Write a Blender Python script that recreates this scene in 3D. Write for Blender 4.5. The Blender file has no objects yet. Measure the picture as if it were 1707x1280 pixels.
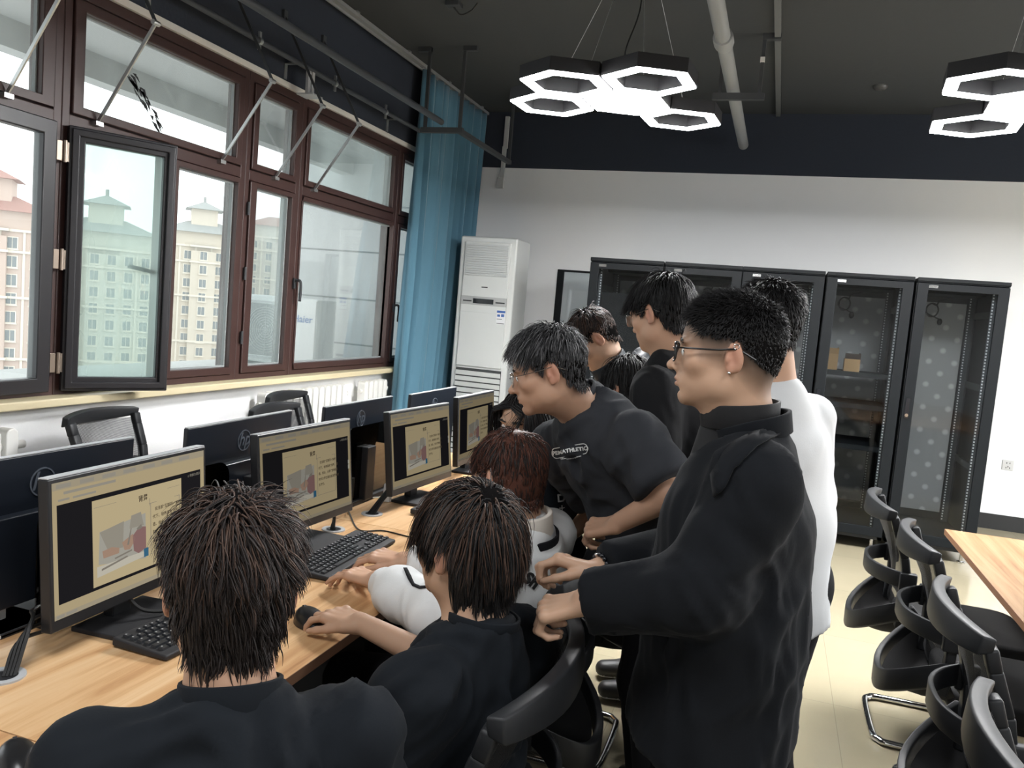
import bpy, bmesh, math, random
import numpy as np
from mathutils import Vector, Matrix, noise as mnoise
from mathutils.bvhtree import BVHTree
S = bpy.context.scene
COL = S.collection
PI = math.pi
R_ = math.radians

# ------------------------------------------------------------------ camera, light, exposure
EYE = 1.56                                   # height of the lens above the floor (m)
FPX = 1350.0                                 # focal length in pixels of the 1707 x 1280 frame
_yaw, _pit, _rol = R_(17.856), R_(-5.158), R_(4.8335)
_cy, _sy = math.cos(_yaw), math.sin(_yaw)
FW = np.array([-_sy * math.cos(_pit), _cy * math.cos(_pit), math.sin(_pit)])
_rt = np.array([_cy, _sy, 0.0]); _up = np.cross(_rt, FW)
_c, _s = math.cos(_rol), math.sin(_rol)
RT, UP = _c * _rt + _s * _up, -_s * _rt + _c * _up
O3 = np.array([0.0, 0.0, EYE])
cam = bpy.data.cameras.new('camera')
cam.sensor_width = 36.0; cam.lens = FPX / 1707 * 36.0; cam.clip_start = 0.05; cam.clip_end = 600
camo = bpy.data.objects.new('camera', cam); COL.objects.link(camo)
camo.matrix_world = Matrix(((RT[0], UP[0], -FW[0], 0), (RT[1], UP[1], -FW[1], 0), (RT[2], UP[2], -FW[2], EYE), (0, 0, 0, 1)))
S.camera = camo

S.view_settings.view_transform = 'Standard'; S.view_settings.look = 'None'
S.view_settings.gamma = 1.0; S.view_settings.exposure = 0.06; S.view_settings.use_curve_mapping = False

wd = bpy.data.worlds.new('sky'); S.world = wd; wd.use_nodes = True
_bg = wd.node_tree.nodes['Background']; _bg.inputs[0].default_value = (0.93, 0.97, 1.0, 1); _bg.inputs[1].default_value = 2.6

def area(name, loc, target, sx, sy, power, color=(1, 1, 1), portal=False, spread=180):
    l = bpy.data.lights.new(name, 'AREA'); l.shape = 'RECTANGLE'; l.size = sx; l.size_y = sy
    l.energy = power; l.color = color; l.spread = R_(spread)
    if portal: l.cycles.is_portal = True
    o = bpy.data.objects.new(name, l); COL.objects.link(o); o.location = loc
    o.rotation_euler = (Vector(target) - Vector(loc)).to_track_quat('-Z', 'Y').to_euler()
    return o
# sky light entering through the window bays
area('window_portal', (-3.5, 3.9, 1.95), (0, 3.9, 1.95), 6.2, 2.1, 1, portal=True)
# unseen fill lights added behind and beside the camera where more lamps could hang
for k, (lx, ly) in enumerate(((-0.9, 0.4), (1.1, 0.4), (3.1, 0.8), (3.1, 4.4), (4.7, 4.4), (-0.9, -2.8), (1.1, -2.8), (3.1, -2.8))):
    area('room_fill_light', (lx, ly, 2.72), (lx, ly, 0), 0.9, 0.9, 190 if ly > 3 else 31, (0.97, 0.985, 1.0))

# ------------------------------------------------------------------ helpers
def mat(name, color, rough=0.5, metal=0.0, spec=0.5, emit=None, estr=1.0, bump=None, coat=0.0, sheen=0.0):
    m = bpy.data.materials.new(name); m.use_nodes = True
    nt = m.node_tree; b = nt.nodes['Principled BSDF']
    b.inputs['Base Color'].default_value = (*color, 1); b.inputs['Roughness'].default_value = rough
    b.inputs['Metallic'].default_value = metal; b.inputs['Specular IOR Level'].default_value = spec
    b.inputs['Coat Weight'].default_value = coat; b.inputs['Sheen Weight'].default_value = sheen
    if emit is not None:
        b.inputs['Emission Color'].default_value = (*emit, 1); b.inputs['Emission Strength'].default_value = estr
    if bump:
        sc, st, dist = bump[:3]
        tc = nt.nodes.new('ShaderNodeTexCoord'); n = nt.nodes.new('ShaderNodeTexNoise'); bp = nt.nodes.new('ShaderNodeBump')
        mp = nt.nodes.new('ShaderNodeMapping')
        if len(bump) > 3: mp.inputs['Scale'].default_value = bump[3]
        n.inputs['Scale'].default_value = sc; n.inputs['Detail'].default_value = 4
        bp.inputs['Strength'].default_value = st; bp.inputs['Distance'].default_value = dist
        nt.links.new(tc.outputs['Object'], mp.inputs[0]); nt.links.new(mp.outputs[0], n.inputs['Vector'])
        nt.links.new(n.outputs['Fac'], bp.inputs['Height']); nt.links.new(bp.outputs[0], b.inputs['Normal'])
    return m

def ramp_color(m, tex, stops, inp='Base Color', out='Fac'):
    nt = m.node_tree; r = nt.nodes.new('ShaderNodeValToRGB')
    el = r.color_ramp.elements
    while len(el) < len(stops): el.new(0.5)
    for e, (p, c) in zip(el, stops): e.position = p; e.color = (*c, 1)
    nt.links.new(tex.outputs[out], r.inputs[0]); nt.links.new(r.outputs[0], nt.nodes['Principled BSDF'].inputs[inp])
    return r

def emis(name, color, strength=1.0):
    m = bpy.data.materials.new(name); m.use_nodes = True; nt = m.node_tree
    nt.nodes.remove(nt.nodes['Principled BSDF'])
    e = nt.nodes.new('ShaderNodeEmission'); e.inputs[0].default_value = (*color, 1); e.inputs[1].default_value = strength
    nt.links.new(e.outputs[0], nt.nodes['Material Output'].inputs[0]); return m

def glass(name, tint=(1, 1, 1), gloss=0.06, haze=0.0, hazecol=(0.8, 0.9, 0.86), hazescale=3.0):
    """thin pane: lets light straight through, mirrors a little, can carry a film of dirt"""
    m = bpy.data.materials.new(name); m.use_nodes = True; nt = m.node_tree
    nt.nodes.remove(nt.nodes['Principled BSDF'])
    t = nt.nodes.new('ShaderNodeBsdfTransparent'); t.inputs[0].default_value = (*tint, 1)
    g = nt.nodes.new('ShaderNodeBsdfGlossy'); g.inputs['Roughness'].default_value = 0.03
    fr = nt.nodes.new('ShaderNodeLayerWeight'); fr.inputs[0].default_value = gloss * 4
    mx = nt.nodes.new('ShaderNodeMixShader')
    mu = nt.nodes.new('ShaderNodeMath'); mu.operation = 'MULTIPLY_ADD'; mu.inputs[1].default_value = 0.45; mu.inputs[2].default_value = gloss * 0.5
    nt.links.new(fr.outputs['Fresnel'], mu.inputs[0]); nt.links.new(mu.outputs[0], mx.inputs[0])
    nt.links.new(t.outputs[0], mx.inputs[1]); nt.links.new(g.outputs[0], mx.inputs[2])
    last = mx
    if haze > 0:
        tl = nt.nodes.new('ShaderNodeBsdfTranslucent'); tl.inputs[0].default_value = (*hazecol, 1)
        m2 = nt.nodes.new('ShaderNodeMixShader')
        tc = nt.nodes.new('ShaderNodeTexCoord'); n = nt.nodes.new('ShaderNodeTexNoise'); n.inputs['Scale'].default_value = hazescale
        mp = nt.nodes.new('ShaderNodeMapping'); mp.inputs['Scale'].default_value = (2.5, 2.5, 0.6)
        mr = nt.nodes.new('ShaderNodeMapRange'); mr.inputs[1].default_value = 0.3; mr.inputs[2].default_value = 0.7
        mr.inputs[3].default_value = haze * 0.6; mr.inputs[4].default_value = haze * 1.3
        nt.links.new(tc.outputs['Object'], mp.inputs[0]); nt.links.new(mp.outputs[0], n.inputs['Vector']); nt.links.new(n.outputs['Fac'], mr.inputs[0])
        nt.links.new(mr.outputs[0], m2.inputs[0]); nt.links.new(mx.outputs[0], m2.inputs[1]); nt.links.new(tl.outputs[0], m2.inputs[2]); last = m2
    nt.links.new(last.outputs[0], nt.nodes['Material Output'].inputs[0]); return m

class MB:
    """collects shapes; build() links them as ONE mesh object"""
    def __init__(s, M=None): s.v = []; s.f = []; s.mi = []; s.M = M or Matrix.Identity(4); s.m = 0
    def add(s, vs, fs):
        o = len(s.v)
        s.v += [tuple(s.M @ Vector(p)) for p in vs]
        s.f += [tuple(i + o for i in f) for f in fs]; s.mi += [s.m] * len(fs); return s
    def box(s, c, d, rot=None):
        x, y, z = d[0] / 2, d[1] / 2, d[2] / 2
        vs = [Vector((a * x, b * y, e * z)) for e in (-1, 1) for b in (-1, 1) for a in (-1, 1)]
        if rot is not None: vs = [rot @ p for p in vs]
        vs = [p + Vector(c) for p in vs]
        return s.add(vs, [(0, 2, 3, 1), (4, 5, 7, 6), (0, 1, 5, 4), (2, 6, 7, 3), (0, 4, 6, 2), (1, 3, 7, 5)])
    def bb(s, x0, x1, y0, y1, z0, z1): return s.box(((x0 + x1) / 2, (y0 + y1) / 2, (z0 + z1) / 2), (abs(x1 - x0), abs(y1 - y0), abs(z1 - z0)))
    def bar(s, a, b, w, h, up=(0, 0, 1)):
        a, b = Vector(a), Vector(b); d = (b - a); L = d.length; d.normalize()
        u = Vector(up); x = d.cross(u)
        if x.length < 1e-4: x = d.cross(Vector((1, 0, 0)))
        x.normalize(); u = x.cross(d)
        rot = Matrix((x, d, u)).transposed()
        return s.box((a + b) / 2, (w, L, h), rot)
    def tube(s, path, r, seg=8, closed=False, cap=True):
        P = [Vector(p) for p in path]; n = len(P)
        rs = r if isinstance(r, (list, tuple)) else [r] * n
        vs = []; fs = []; prev = None
        for i in range(n):
            if closed: t = P[(i + 1) % n] - P[i - 1]
            else: t = P[min(i + 1, n - 1)] - P[max(i - 1, 0)]
            t.normalize()
            if prev is None:
                u = Vector((0, 0, 1)) if abs(t.z) < 0.9 else Vector((1, 0, 0))
            else: u = prev
            x = t.cross(u)
            if x.length < 1e-5: x = t.orthogonal()
            x.normalize(); u = x.cross(t); prev = u
            for k in range(seg):
                a = 2 * PI * k / seg; vs.append(P[i] + (x * math.cos(a) + u * math.sin(a)) * rs[i])
        for i in range(n if closed else n - 1):
            j = (i + 1) % n
            for k in range(seg):
                k2 = (k + 1) % seg; fs.append((i * seg + k, j * seg + k, j * seg + k2, i * seg + k2))
        if cap and not closed:
            fs.append(tuple(range(seg))); fs.append(tuple((n - 1) * seg + k for k in reversed(range(seg))))
        return s.add(vs, fs)
    def prism(s, poly, a0, a1, axis='z'):
        n = len(poly)
        def P(p, a): return {'z': (p[0], p[1], a), 'x': (a, p[0], p[1]), 'y': (p[0], a, p[1])}[axis]
        vs = [P(p, a0) for p in poly] + [P(p, a1) for p in poly]
        fs = [tuple(reversed(range(n))), tuple(range(n, 2 * n))] + [(i, (i + 1) % n, n + (i + 1) % n, n + i) for i in range(n)]
        return s.add(vs, fs)
    def ring(s, outer, inner, a0, a1, axis='z'):
        n = len(outer)
        def P(p, a): return {'z': (p[0], p[1], a), 'x': (a, p[0], p[1]), 'y': (p[0], a, p[1])}[axis]
        vs = [P(p, a) for a in (a0, a1) for p in list(outer) + list(inner)]
        fs = []
        for i in range(n):
            j = (i + 1) % n
            fs += [(i, n + i, n + j, j), (2 * n + i, 2 * n + j, 3 * n + j, 3 * n + i), (i, j, 2 * n + j, 2 * n + i), (n + i, 3 * n + i, 3 * n + j, n + j)]
        return s.add(vs, fs)
    def lathe(s, prof, c=(0, 0, 0), seg=20, axis='z'):
        vs = []; fs = []; n = len(prof)
        for r, z in prof:
            for k in range(seg):
                a = 2 * PI * k / seg; x, y = r * math.cos(a), r * math.sin(a)
                p = {'z': (x, y, z), 'x': (z, x, y), 'y': (x, z, y)}[axis]
                vs.append((p[0] + c[0], p[1] + c[1], p[2] + c[2]))
        for i in range(n - 1):
            for k in range(seg):
                k2 = (k + 1) % seg; fs.append((i * seg + k, i * seg + k2, (i + 1) * seg + k2, (i + 1) * seg + k))
        fs.append(tuple(reversed(range(seg)))); fs.append(tuple((n - 1) * seg + k for k in range(seg)))
        return s.add(vs, fs)
    def quad(s, a, b, c, d): return s.add([a, b, c, d], [(0, 1, 2, 3)])
    def ball(s, c, r, seg=14, rings=9, rot=None):
        rr = r if isinstance(r, (tuple, list)) else (r, r, r)
        vs = []; fs = []
        for i in range(rings + 1):
            th = PI * i / rings
            for k in range(seg):
                a = 2 * PI * k / seg
                p = Vector((rr[0] * math.sin(th) * math.cos(a), rr[1] * math.sin(th) * math.sin(a), rr[2] * math.cos(th)))
                if rot is not None: p = rot @ p
                vs.append(p + Vector(c))
        for i in range(rings):
            for k in range(seg):
                k2 = (k + 1) % seg; fs.append((i * seg + k, (i + 1) * seg + k, (i + 1) * seg + k2, i * seg + k2))
        return s.add(vs, fs)
    def build(s, name, mats, parent=None, smooth=False, bevel=0.0, bseg=2, origin=None):
        me = bpy.data.meshes.new(name)
        vs = s.v if origin is None else [(p[0] - origin[0], p[1] - origin[1], p[2] - origin[2]) for p in s.v]
        me.from_pydata(vs, [], s.f)
        for m in (mats if isinstance(mats, (list, tuple)) else [mats]): me.materials.append(m)
        me.polygons.foreach_set('material_index', s.mi)
        bm = bmesh.new(); bm.from_mesh(me); bmesh.ops.recalc_face_normals(bm, faces=bm.faces); bm.to_mesh(me); bm.free()
        if smooth: me.polygons.foreach_set('use_smooth', [True] * len(me.polygons))
        o = bpy.data.objects.new(name, me); COL.objects.link(o)
        if origin is not None: o.location = origin
        if parent is not None: o.parent = parent
        if bevel:
            b = o.modifiers.new('edge', 'BEVEL'); b.width = bevel; b.segments = bseg; b.limit_method = 'ANGLE'; b.angle_limit = R_(40)
            if not smooth:
                me.polygons.foreach_set('use_smooth', [True] * len(me.polygons)); b.harden_normals = True
        elif smooth:
            try: me.set_sharp_from_angle(angle=R_(42))
            except Exception: pass
        return o

def tag(o, label=None, cat=None, group=None, kind=None):
    if label: o['label'] = label
    if cat: o['category'] = cat
    if group: o['group'] = group
    if kind: o['kind'] = kind
    return o
def thing(name, loc, label, cat, group=None, rz=0.0):
    o = bpy.data.objects.new(name, None); COL.objects.link(o); o.empty_display_size = 0.1
    o.location = loc; o.rotation_euler = (0, 0, rz)
    return tag(o, label, cat, group)
def struct(o): o['kind'] = 'structure'; return o
def dup(root, loc=None, rz=None, label=None, group=None):
    r = root.copy(); COL.objects.link(r)
    if loc is not None: r.location = loc
    if rz is not None: r.rotation_euler = (0, 0, rz)
    if label: r['label'] = label
    if group: r['group'] = group
    for ch in list(root.children):
        c = ch.copy(); COL.objects.link(c); c.parent = r
        for g in list(ch.children):
            d = g.copy(); COL.objects.link(d); d.parent = c
    return r
def text_mesh(name, s, size, material, M, parent=None, shear=0.0, bold=0.0, extrude=0.0, align='CENTER', spacing=1.0, line=1.0):
    cu = bpy.data.curves.new(name, 'FONT'); cu.body = s; cu.size = size; cu.align_x = align; cu.align_y = 'CENTER'
    cu.shear = shear; cu.offset = bold; cu.extrude = extrude; cu.space_character = spacing; cu.space_line = line
    cu.resolution_u = 3
    t = bpy.data.objects.new(name, cu); COL.objects.link(t)
    dg = bpy.context.evaluated_depsgraph_get()
    me = bpy.data.meshes.new_from_object(t.evaluated_get(dg)); me.name = name
    bpy.data.objects.remove(t); bpy.data.curves.remove(cu)
    me.transform(M); me.materials.clear(); me.materials.append(material)
    o = bpy.data.objects.new(name, me); COL.objects.link(o)
    if parent is not None: o.parent = parent
    return o
def rrect(w, h, r, n=5, cx=0.0, cy=0.0):
    pts = []
    for (sx, sy, a0) in ((1, 1, 0), (-1, 1, 90), (-1, -1, 180), (1, -1, 270)):
        for k in range(n + 1):
            a = R_(a0 + 90 * k / n)
            pts.append((cx + sx * (w / 2 - r) + r * math.cos(a), cy + sy * (h / 2 - r) + r * math.sin(a)))
    return pts
def smooth_path(P, n=8, closed=False):
    P = [Vector(p) for p in P]; out = []
    m = len(P)
    for i in range(m if closed else m - 1):
        p1, p2 = P[i], P[(i + 1) % m]
        p0 = P[i - 1] if (closed or i > 0) else p1 * 2 - p2
        p3 = P[(i + 2) % m] if (closed or i + 2 < m) else p2 * 2 - p1
        for k in range(n):
            t = k / n
            out.append(0.5 * ((2 * p1) + (p2 - p0) * t + (2 * p0 - 5 * p1 + 4 * p2 - p3) * t * t + (3 * p1 - p0 - 3 * p2 + p3) * t ** 3))
    if not closed: out.append(P[-1])
    return out
# survey of the photograph: where a sight line through (px, py) meets a plane of the room
def _ray(px, py): return FW + (px - 853.5) / FPX * RT - (py - 640) / FPX * UP
def onz(px, py, z): d = _ray(px, py); return Vector(O3 + d * (z - EYE) / d[2])
def onx(px, py, x): d = _ray(px, py); return Vector(O3 + d * x / d[0])
def ony(px, py, y): d = _ray(px, py); return Vector(O3 + d * y / d[1])
def at(px, py, w): return Vector(O3 + _ray(px, py) * w)

# ------------------------------------------------------------------ materials
M = {}
M['wall_white'] = mat('wall_white', (0.86, 0.865, 0.87), 0.85, bump=(60, 0.05, 0.01))
M['wall_dark'] = mat('wall_dark', (0.032, 0.038, 0.052), 0.9, spec=0.2, bump=(40, 0.15, 0.01))
M['ceil_dark'] = mat('ceiling_dark', (0.056, 0.060, 0.063), 0.9, spec=0.2, bump=(25, 0.15, 0.01))
M['brown'] = mat('window_brown', (0.046, 0.021, 0.018), 0.45, bump=(30, 0.05, 0.003))
M['sash_dark'] = mat('sash_dark', (0.018, 0.017, 0.020), 0.4)
M['rubber'] = mat('rubber', (0.25, 0.27, 0.27), 0.6)
M['steel'] = mat('brushed_steel', (0.55, 0.56, 0.56), 0.38, 0.9)
M['chrome'] = mat('chrome', (0.62, 0.62, 0.62), 0.12, 1.0)
M['brass'] = mat('hinge_metal', (0.33, 0.27, 0.22), 0.4, 0.9)
M['pipe_grey'] = mat('pipe_grey', (0.055, 0.06, 0.07), 0.5, 0.2)
M['pipe_light'] = mat('pipe_light', (0.30, 0.31, 0.31), 0.5, 0.2)
M['hanger'] = mat('hanger_dark', (0.035, 0.038, 0.042), 0.6)
M['plaster'] = mat('plaster_strip', (0.70, 0.68, 0.64), 0.8)
M['black_pl'] = mat('black_plastic', (0.010, 0.011, 0.013), 0.38)
M['black_mat'] = mat('black_matte', (0.012, 0.012, 0.014), 0.65)
M['black_gloss'] = mat('black_gloss', (0.008, 0.009, 0.012), 0.15)
M['dark_back'] = mat('monitor_back', (0.008, 0.011, 0.017), 0.33)
M['grey_pl'] = mat('grey_plastic', (0.42, 0.43, 0.44), 0.4)
M['white_pl'] = mat('white_plastic', (0.78, 0.78, 0.77), 0.35)
M['ac_white'] = mat('air_conditioner_white', (0.70, 0.72, 0.71), 0.32)
M['ac_grey'] = mat('air_conditioner_grey', (0.56, 0.58, 0.58), 0.35)
M['concrete'] = mat('concrete', (0.42, 0.42, 0.41), 0.9, bump=(8, 0.2, 0.02))
M['render_grey'] = mat('render_grey', (0.50, 0.51, 0.51), 0.9)
M['rad_white'] = mat('radiator_white', (0.74, 0.74, 0.71), 0.4)
M['lamp_body'] = mat('lamp_body', (0.012, 0.012, 0.014), 0.5)
M['lamp_glow'] = emis('lamp_glow', (1.0, 1.0, 1.0), 118.0)
M['rack'] = mat('rack_black', (0.0045, 0.006, 0.0075), 0.5, spec=0.2)
M['rack_in'] = mat('rack_inner', (0.010, 0.012, 0.016), 0.5)
M['card'] = mat('cardboard', (0.42, 0.26, 0.12), 0.8)
M['cable'] = mat('cable_black', (0.008, 0.008, 0.008), 0.45)
M['seam'] = mat('seam_dark', (0.10, 0.055, 0.025), 0.7)

def wood(name, axis, tone=1.0):
    m = mat(name, (0.6, 0.38, 0.2), 0.36, spec=0.4); nt = m.node_tree
    tc = nt.nodes.new('ShaderNodeTexCoord'); mp = nt.nodes.new('ShaderNodeMapping')
    mp.inputs['Scale'].default_value = (14, 0.7, 14) if axis == 'y' else (0.7, 14, 14)
    n1 = nt.nodes.new('ShaderNodeTexNoise'); n1.inputs['Scale'].default_value = 1.6; n1.inputs['Detail'].default_value = 7; n1.inputs['Roughness'].default_value = 0.62; n1.inputs['Distortion'].default_value = 0.5
    nt.links.new(tc.outputs['Object'], mp.inputs[0]); nt.links.new(mp.outputs[0], n1.inputs['Vector'])
    t = tone
    ramp_color(m, n1, [(0.30, (0.36 * t, 0.18 * t, 0.075 * t)), (0.43, (0.53 * t, 0.305 * t, 0.145 * t)), (0.55, (0.64 * t, 0.41 * t, 0.215 * t)), (0.70, (0.70 * t, 0.49 * t, 0.29 * t))])
    return m
M['wood'] = wood('desk_laminate', 'y')
M['wood_edge'] = mat('desk_edge', (0.20, 0.105, 0.06), 0.5)
# ================================================================== SETTING
CZ, YW, XW = 3.58, 8.05, -3.2
XR, YB = 5.2, -4.5
# floor: glossy cream tiles with thin joints
mf = mat('floor_tiles', (0.62, 0.55, 0.40), 0.16, spec=0.5)
nt = mf.node_tree; tc = nt.nodes.new('ShaderNodeTexCoord'); mp = nt.nodes.new('ShaderNodeMapping')
mp.inputs['Location'].default_value = (-0.391, -0.20, 0)
br = nt.nodes.new('ShaderNodeTexBrick'); br.offset = 0.0; br.squash = 1.0
br.inputs['Scale'].default_value = 1.0; br.inputs['Brick Width'].default_value = 0.86; br.inputs['Row Height'].default_value = 0.86
br.inputs['Mortar Size'].default_value = 0.0016; br.inputs['Mortar Smooth'].default_value = 0.2
br.inputs['Color1'].default_value = (0.315, 0.277, 0.190, 1); br.inputs['Color2'].default_value = (0.33, 0.29, 0.20, 1); br.inputs['Mortar'].default_value = (0.245, 0.215, 0.15, 1)
nt.links.new(tc.outputs['Object'], mp.inputs[0]); nt.links.new(mp.outputs[0], br.inputs['Vector'])
nz = nt.nodes.new('ShaderNodeTexNoise'); nz.inputs['Scale'].default_value = 3.0; nz.inputs['Detail'].default_value = 5
mx = nt.nodes.new('ShaderNodeMix'); mx.data_type = 'RGBA'; mx.blend_type = 'MULTIPLY'
rr = nt.nodes.new('ShaderNodeMapRange'); rr.inputs[3].default_value = 0.9; rr.inputs[4].default_value = 1.06
mx.inputs[0].default_value = 1.0
nt.links.new(tc.outputs['Object'], nz.inputs['Vector']); nt.links.new(nz.outputs['Fac'], rr.inputs[0])
nt.links.new(br.outputs['Color'], mx.inputs[6]); nt.links.new(rr.outputs[0], mx.inputs[7]); nt.links.new(mx.outputs[2], nt.nodes['Principled BSDF'].inputs['Base Color'])
struct(MB().bb(XW - 0.25, XR, YB, YW, -0.1, 0).build('floor', mf))
struct(MB().bb(XW - 0.25, XR, YB, YW, CZ, CZ + 0.12).build('ceiling', M['ceil_dark']))
ZB = ony(1250, 291, YW).z                     # white paint below, dark paint above
b = MB(); b.bb(XW - 0.25, XR, YW, YW + 0.2, -0.1, ZB); b.m = 1; b.bb(XW - 0.25, XR, YW, YW + 0.2, ZB, CZ + 0.1)
struct(b.build('wall_back', [M['wall_white'], M['wall_dark']]))
b = MB(); b.bb(XR, XR + 0.2, YB, YW, -0.1, ZB); b.m = 1; b.bb(XR, XR + 0.2, YB, YW, ZB, CZ + 0.1)
struct(b.build('wall_right', [M['wall_white'], M['wall_dark']]))
b = MB(); b.bb(XW - 0.25, XR, YB - 0.2, YB, -0.1, ZB); b.m = 1; b.bb(XW - 0.25, XR, YB - 0.2, YB, ZB, CZ + 0.1)
struct(b.build('wall_front', [M['wall_white'], M['wall_dark']]))
WY0, WY1, WZ0, WZ1 = 0.9, 7.1, 0.975, 2.875    # the window opening in the left wall
b = MB(); b.bb(XW - 0.25, XW, YB, YW, -0.1, WZ0); b.bb(XW - 0.25, XW, YB, WY0, WZ0, 2.91); b.bb(XW - 0.25, XW, WY1, YW, WZ0, 2.91)
b.m = 1; b.bb(XW - 0.25, XW, YB, YW, 2.91, CZ + 0.1); b.m = 2; b.bb(XW - 0.25, XW + 0.012, WY0 - 0.02, WY1 + 0.02, WZ1, 2.91)
struct(b.build('wall_left', [M['wall_white'], M['wall_dark'], M['plaster']]))
struct(MB().bb(XW - 0.1, XW + 0.10, WY0 - 0.05, WY1 + 0.05, 0.945, 0.985).build('trim_1', mat('sill_stone', (0.60, 0.52, 0.34), 0.45, bump=(20, 0.1, 0.005)), bevel=0.008))
struct(MB().bb(XW, XR, YW - 0.014, YW, 0, 0.135).build('baseboard_back', mat('baseboard_dark', (0.02, 0.021, 0.022), 0.4)))
struct(MB().bb(XW, XW + 0.014, YB, YW, 0, 0.135).build('baseboard_left', bpy.data.materials['baseboard_dark']))

# ------------------------------------------------------------------ windows
XF = -3.25                                    # plane of the glass
PANE = glass('window_pane', (0.97, 0.99, 0.98), 0.05, 0.06, (0.80, 0.88, 0.85))
PANE_DIRTY = glass('window_pane_dusty', (0.80, 0.88, 0.85), 0.08, 0.30, (0.70, 0.80, 0.76), 2.0)
PANE_TINT = glass('window_pane_tinted', (0.86, 0.90, 0.89), 0.06, 0.14, (0.75, 0.83, 0.80), 2.0)
def rect(y0, y1, z0, z1): return [(y0, z0), (y1, z0), (y1, z1), (y0, z1)]
Z_T0, Z_T1 = 2.335, 2.765                      # glass of the top row
Z_L0, Z_L1 = 1.065, 2.19                       # glass of the lower row
bays = [  # (y0, y1 of the bay), (y0, y1 top glass), (y0, y1 lower glass) or None
    ((0.9, 2.935), (1.15, 2.82), None),
    ((2.935, 4.275), (3.048, 4.17), (3.70, 4.205)),
    ((4.275, 4.865), (4.382, 4.775), (4.395, 4.778)),
    ((4.865, 6.33), (4.960, 6.238), (4.899, 6.290)),
    ((6.33, 7.1), (6.42, 7.02), (6.43, 7.02))]
rod_y = {0: (2.643,), 1: (3.124, 4.031), 2: (4.565,), 3: (5.028,), 4: ()}
for n, (bay, tg, lg) in enumerate(bays):
    fr = MB()
    y0, y1 = bay
    fr.ring(rect(y0, y1, WZ0, WZ1), rect(y0 + 0.045, y1 - 0.045, WZ0 + 0.045, WZ1 - 0.055), XF - 0.07, XF + 0.045, 'x')
    fr.bb(XF - 0.07, XF + 0.045, y0 + 0.04, y1 - 0.04, 2.225, 2.29)
    w = struct(fr.build('window_%d' % (n + 1), M['brown'], bevel=0.006))
    ts = MB().ring(rect(y0 + 0.05, y1 - 0.05, 2.295, WZ1 - 0.06), rect(tg[0], tg[1], Z_T0, Z_T1), XF - 0.03, XF + 0.055, 'x')
    ts = ts.build('top_sash', M['brown'], w, bevel=0.007)
    MB().bb(XF - 0.004, XF, tg[0] - 0.01, tg[1] + 0.01, Z_T0 - 0.01, Z_T1 + 0.01).build('pane', PANE if n < 3 else PANE_TINT, ts)
    MB().ring(rect(tg[0] - 0.001, tg[1] + 0.001, Z_T0 - 0.001, Z_T1 + 0.001), rect(tg[0] + 0.008, tg[1] - 0.008, Z_T0 + 0.008, Z_T1 - 0.008), XF, XF + 0.02, 'x').build('seal', M['rubber'], ts)
    for ry in rod_y[n]:
        r = MB(); foot = (XF + 0.06, ry, 2.285); elbow = (-2.872, ry, 2.738)
        r.bar(foot, elbow, 0.016, 0.008, (0, 1, 0)); r.lathe([(0.012, -0.02), (0.012, 0.02)], elbow, 10, 'y')
        r.box((XF + 0.06, ry, 2.28), (0.03, 0.045, 0.02))
        ro = r.build('stay_rod', M['steel'], w)
        a = MB(); a.bar(elbow, (XW + 0.01, ry, 3.30), 0.016, 0.006, (0, 1, 0)); a.box((XW + 0.012, ry, 3.30), (0.02, 0.04, 0.06))
        a.build('bracket_arm', M['hanger'], ro)
    if lg:
        a0 = 3.60 if n == 1 else y0 + 0.05
        ls = MB().ring(rect(a0, y1 - 0.05, WZ0 + 0.047, 2.222), rect(lg[0], lg[1], Z_L0, Z_L1), XF - 0.03, XF + 0.055, 'x').build('lower_sash', M['brown'], w, bevel=0.007)
        MB().bb(XF - 0.004, XF, lg[0] - 0.01, lg[1] + 0.01, Z_L0 - 0.01, Z_L1 + 0.01).build('pane', PANE_TINT if n == 2 else PANE, ls)
        MB().ring(rect(lg[0] - 0.001, lg[1] + 0.001, Z_L0 - 0.001, Z_L1 + 0.001), rect(lg[0] + 0.010, lg[1] - 0.010, Z_L0 + 0.010, Z_L1 - 0.010), XF, XF + 0.02, 'x').build('seal', M['rubber'], ls)
        if n in (3, 4):
            h = MB(); hy = lg[0] - 0.045; hz = 1.62 if n < 4 else 1.5
            h.box((XF + 0.06, hy, hz), (0.012, 0.028, 0.07)); h.tube(smooth_path([(XF + 0.065, hy, hz + 0.02), (XF + 0.10, hy, hz + 0.02), (XF + 0.105, hy + 0.008, hz - 0.02), (XF + 0.10, hy + 0.012, hz - 0.12)], 5), 0.010, 8)
            h.build('handle', M['hanger'], ls, smooth=True)
    if n == 2:
        for hz in (1.25, 1.65, 2.05): MB().lathe([(0.009, -0.04), (0.009, 0.04)], (XF + 0.06, y0 + 0.03, hz), 10).build('hinge', M['hanger'], w, smooth=True)
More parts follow.
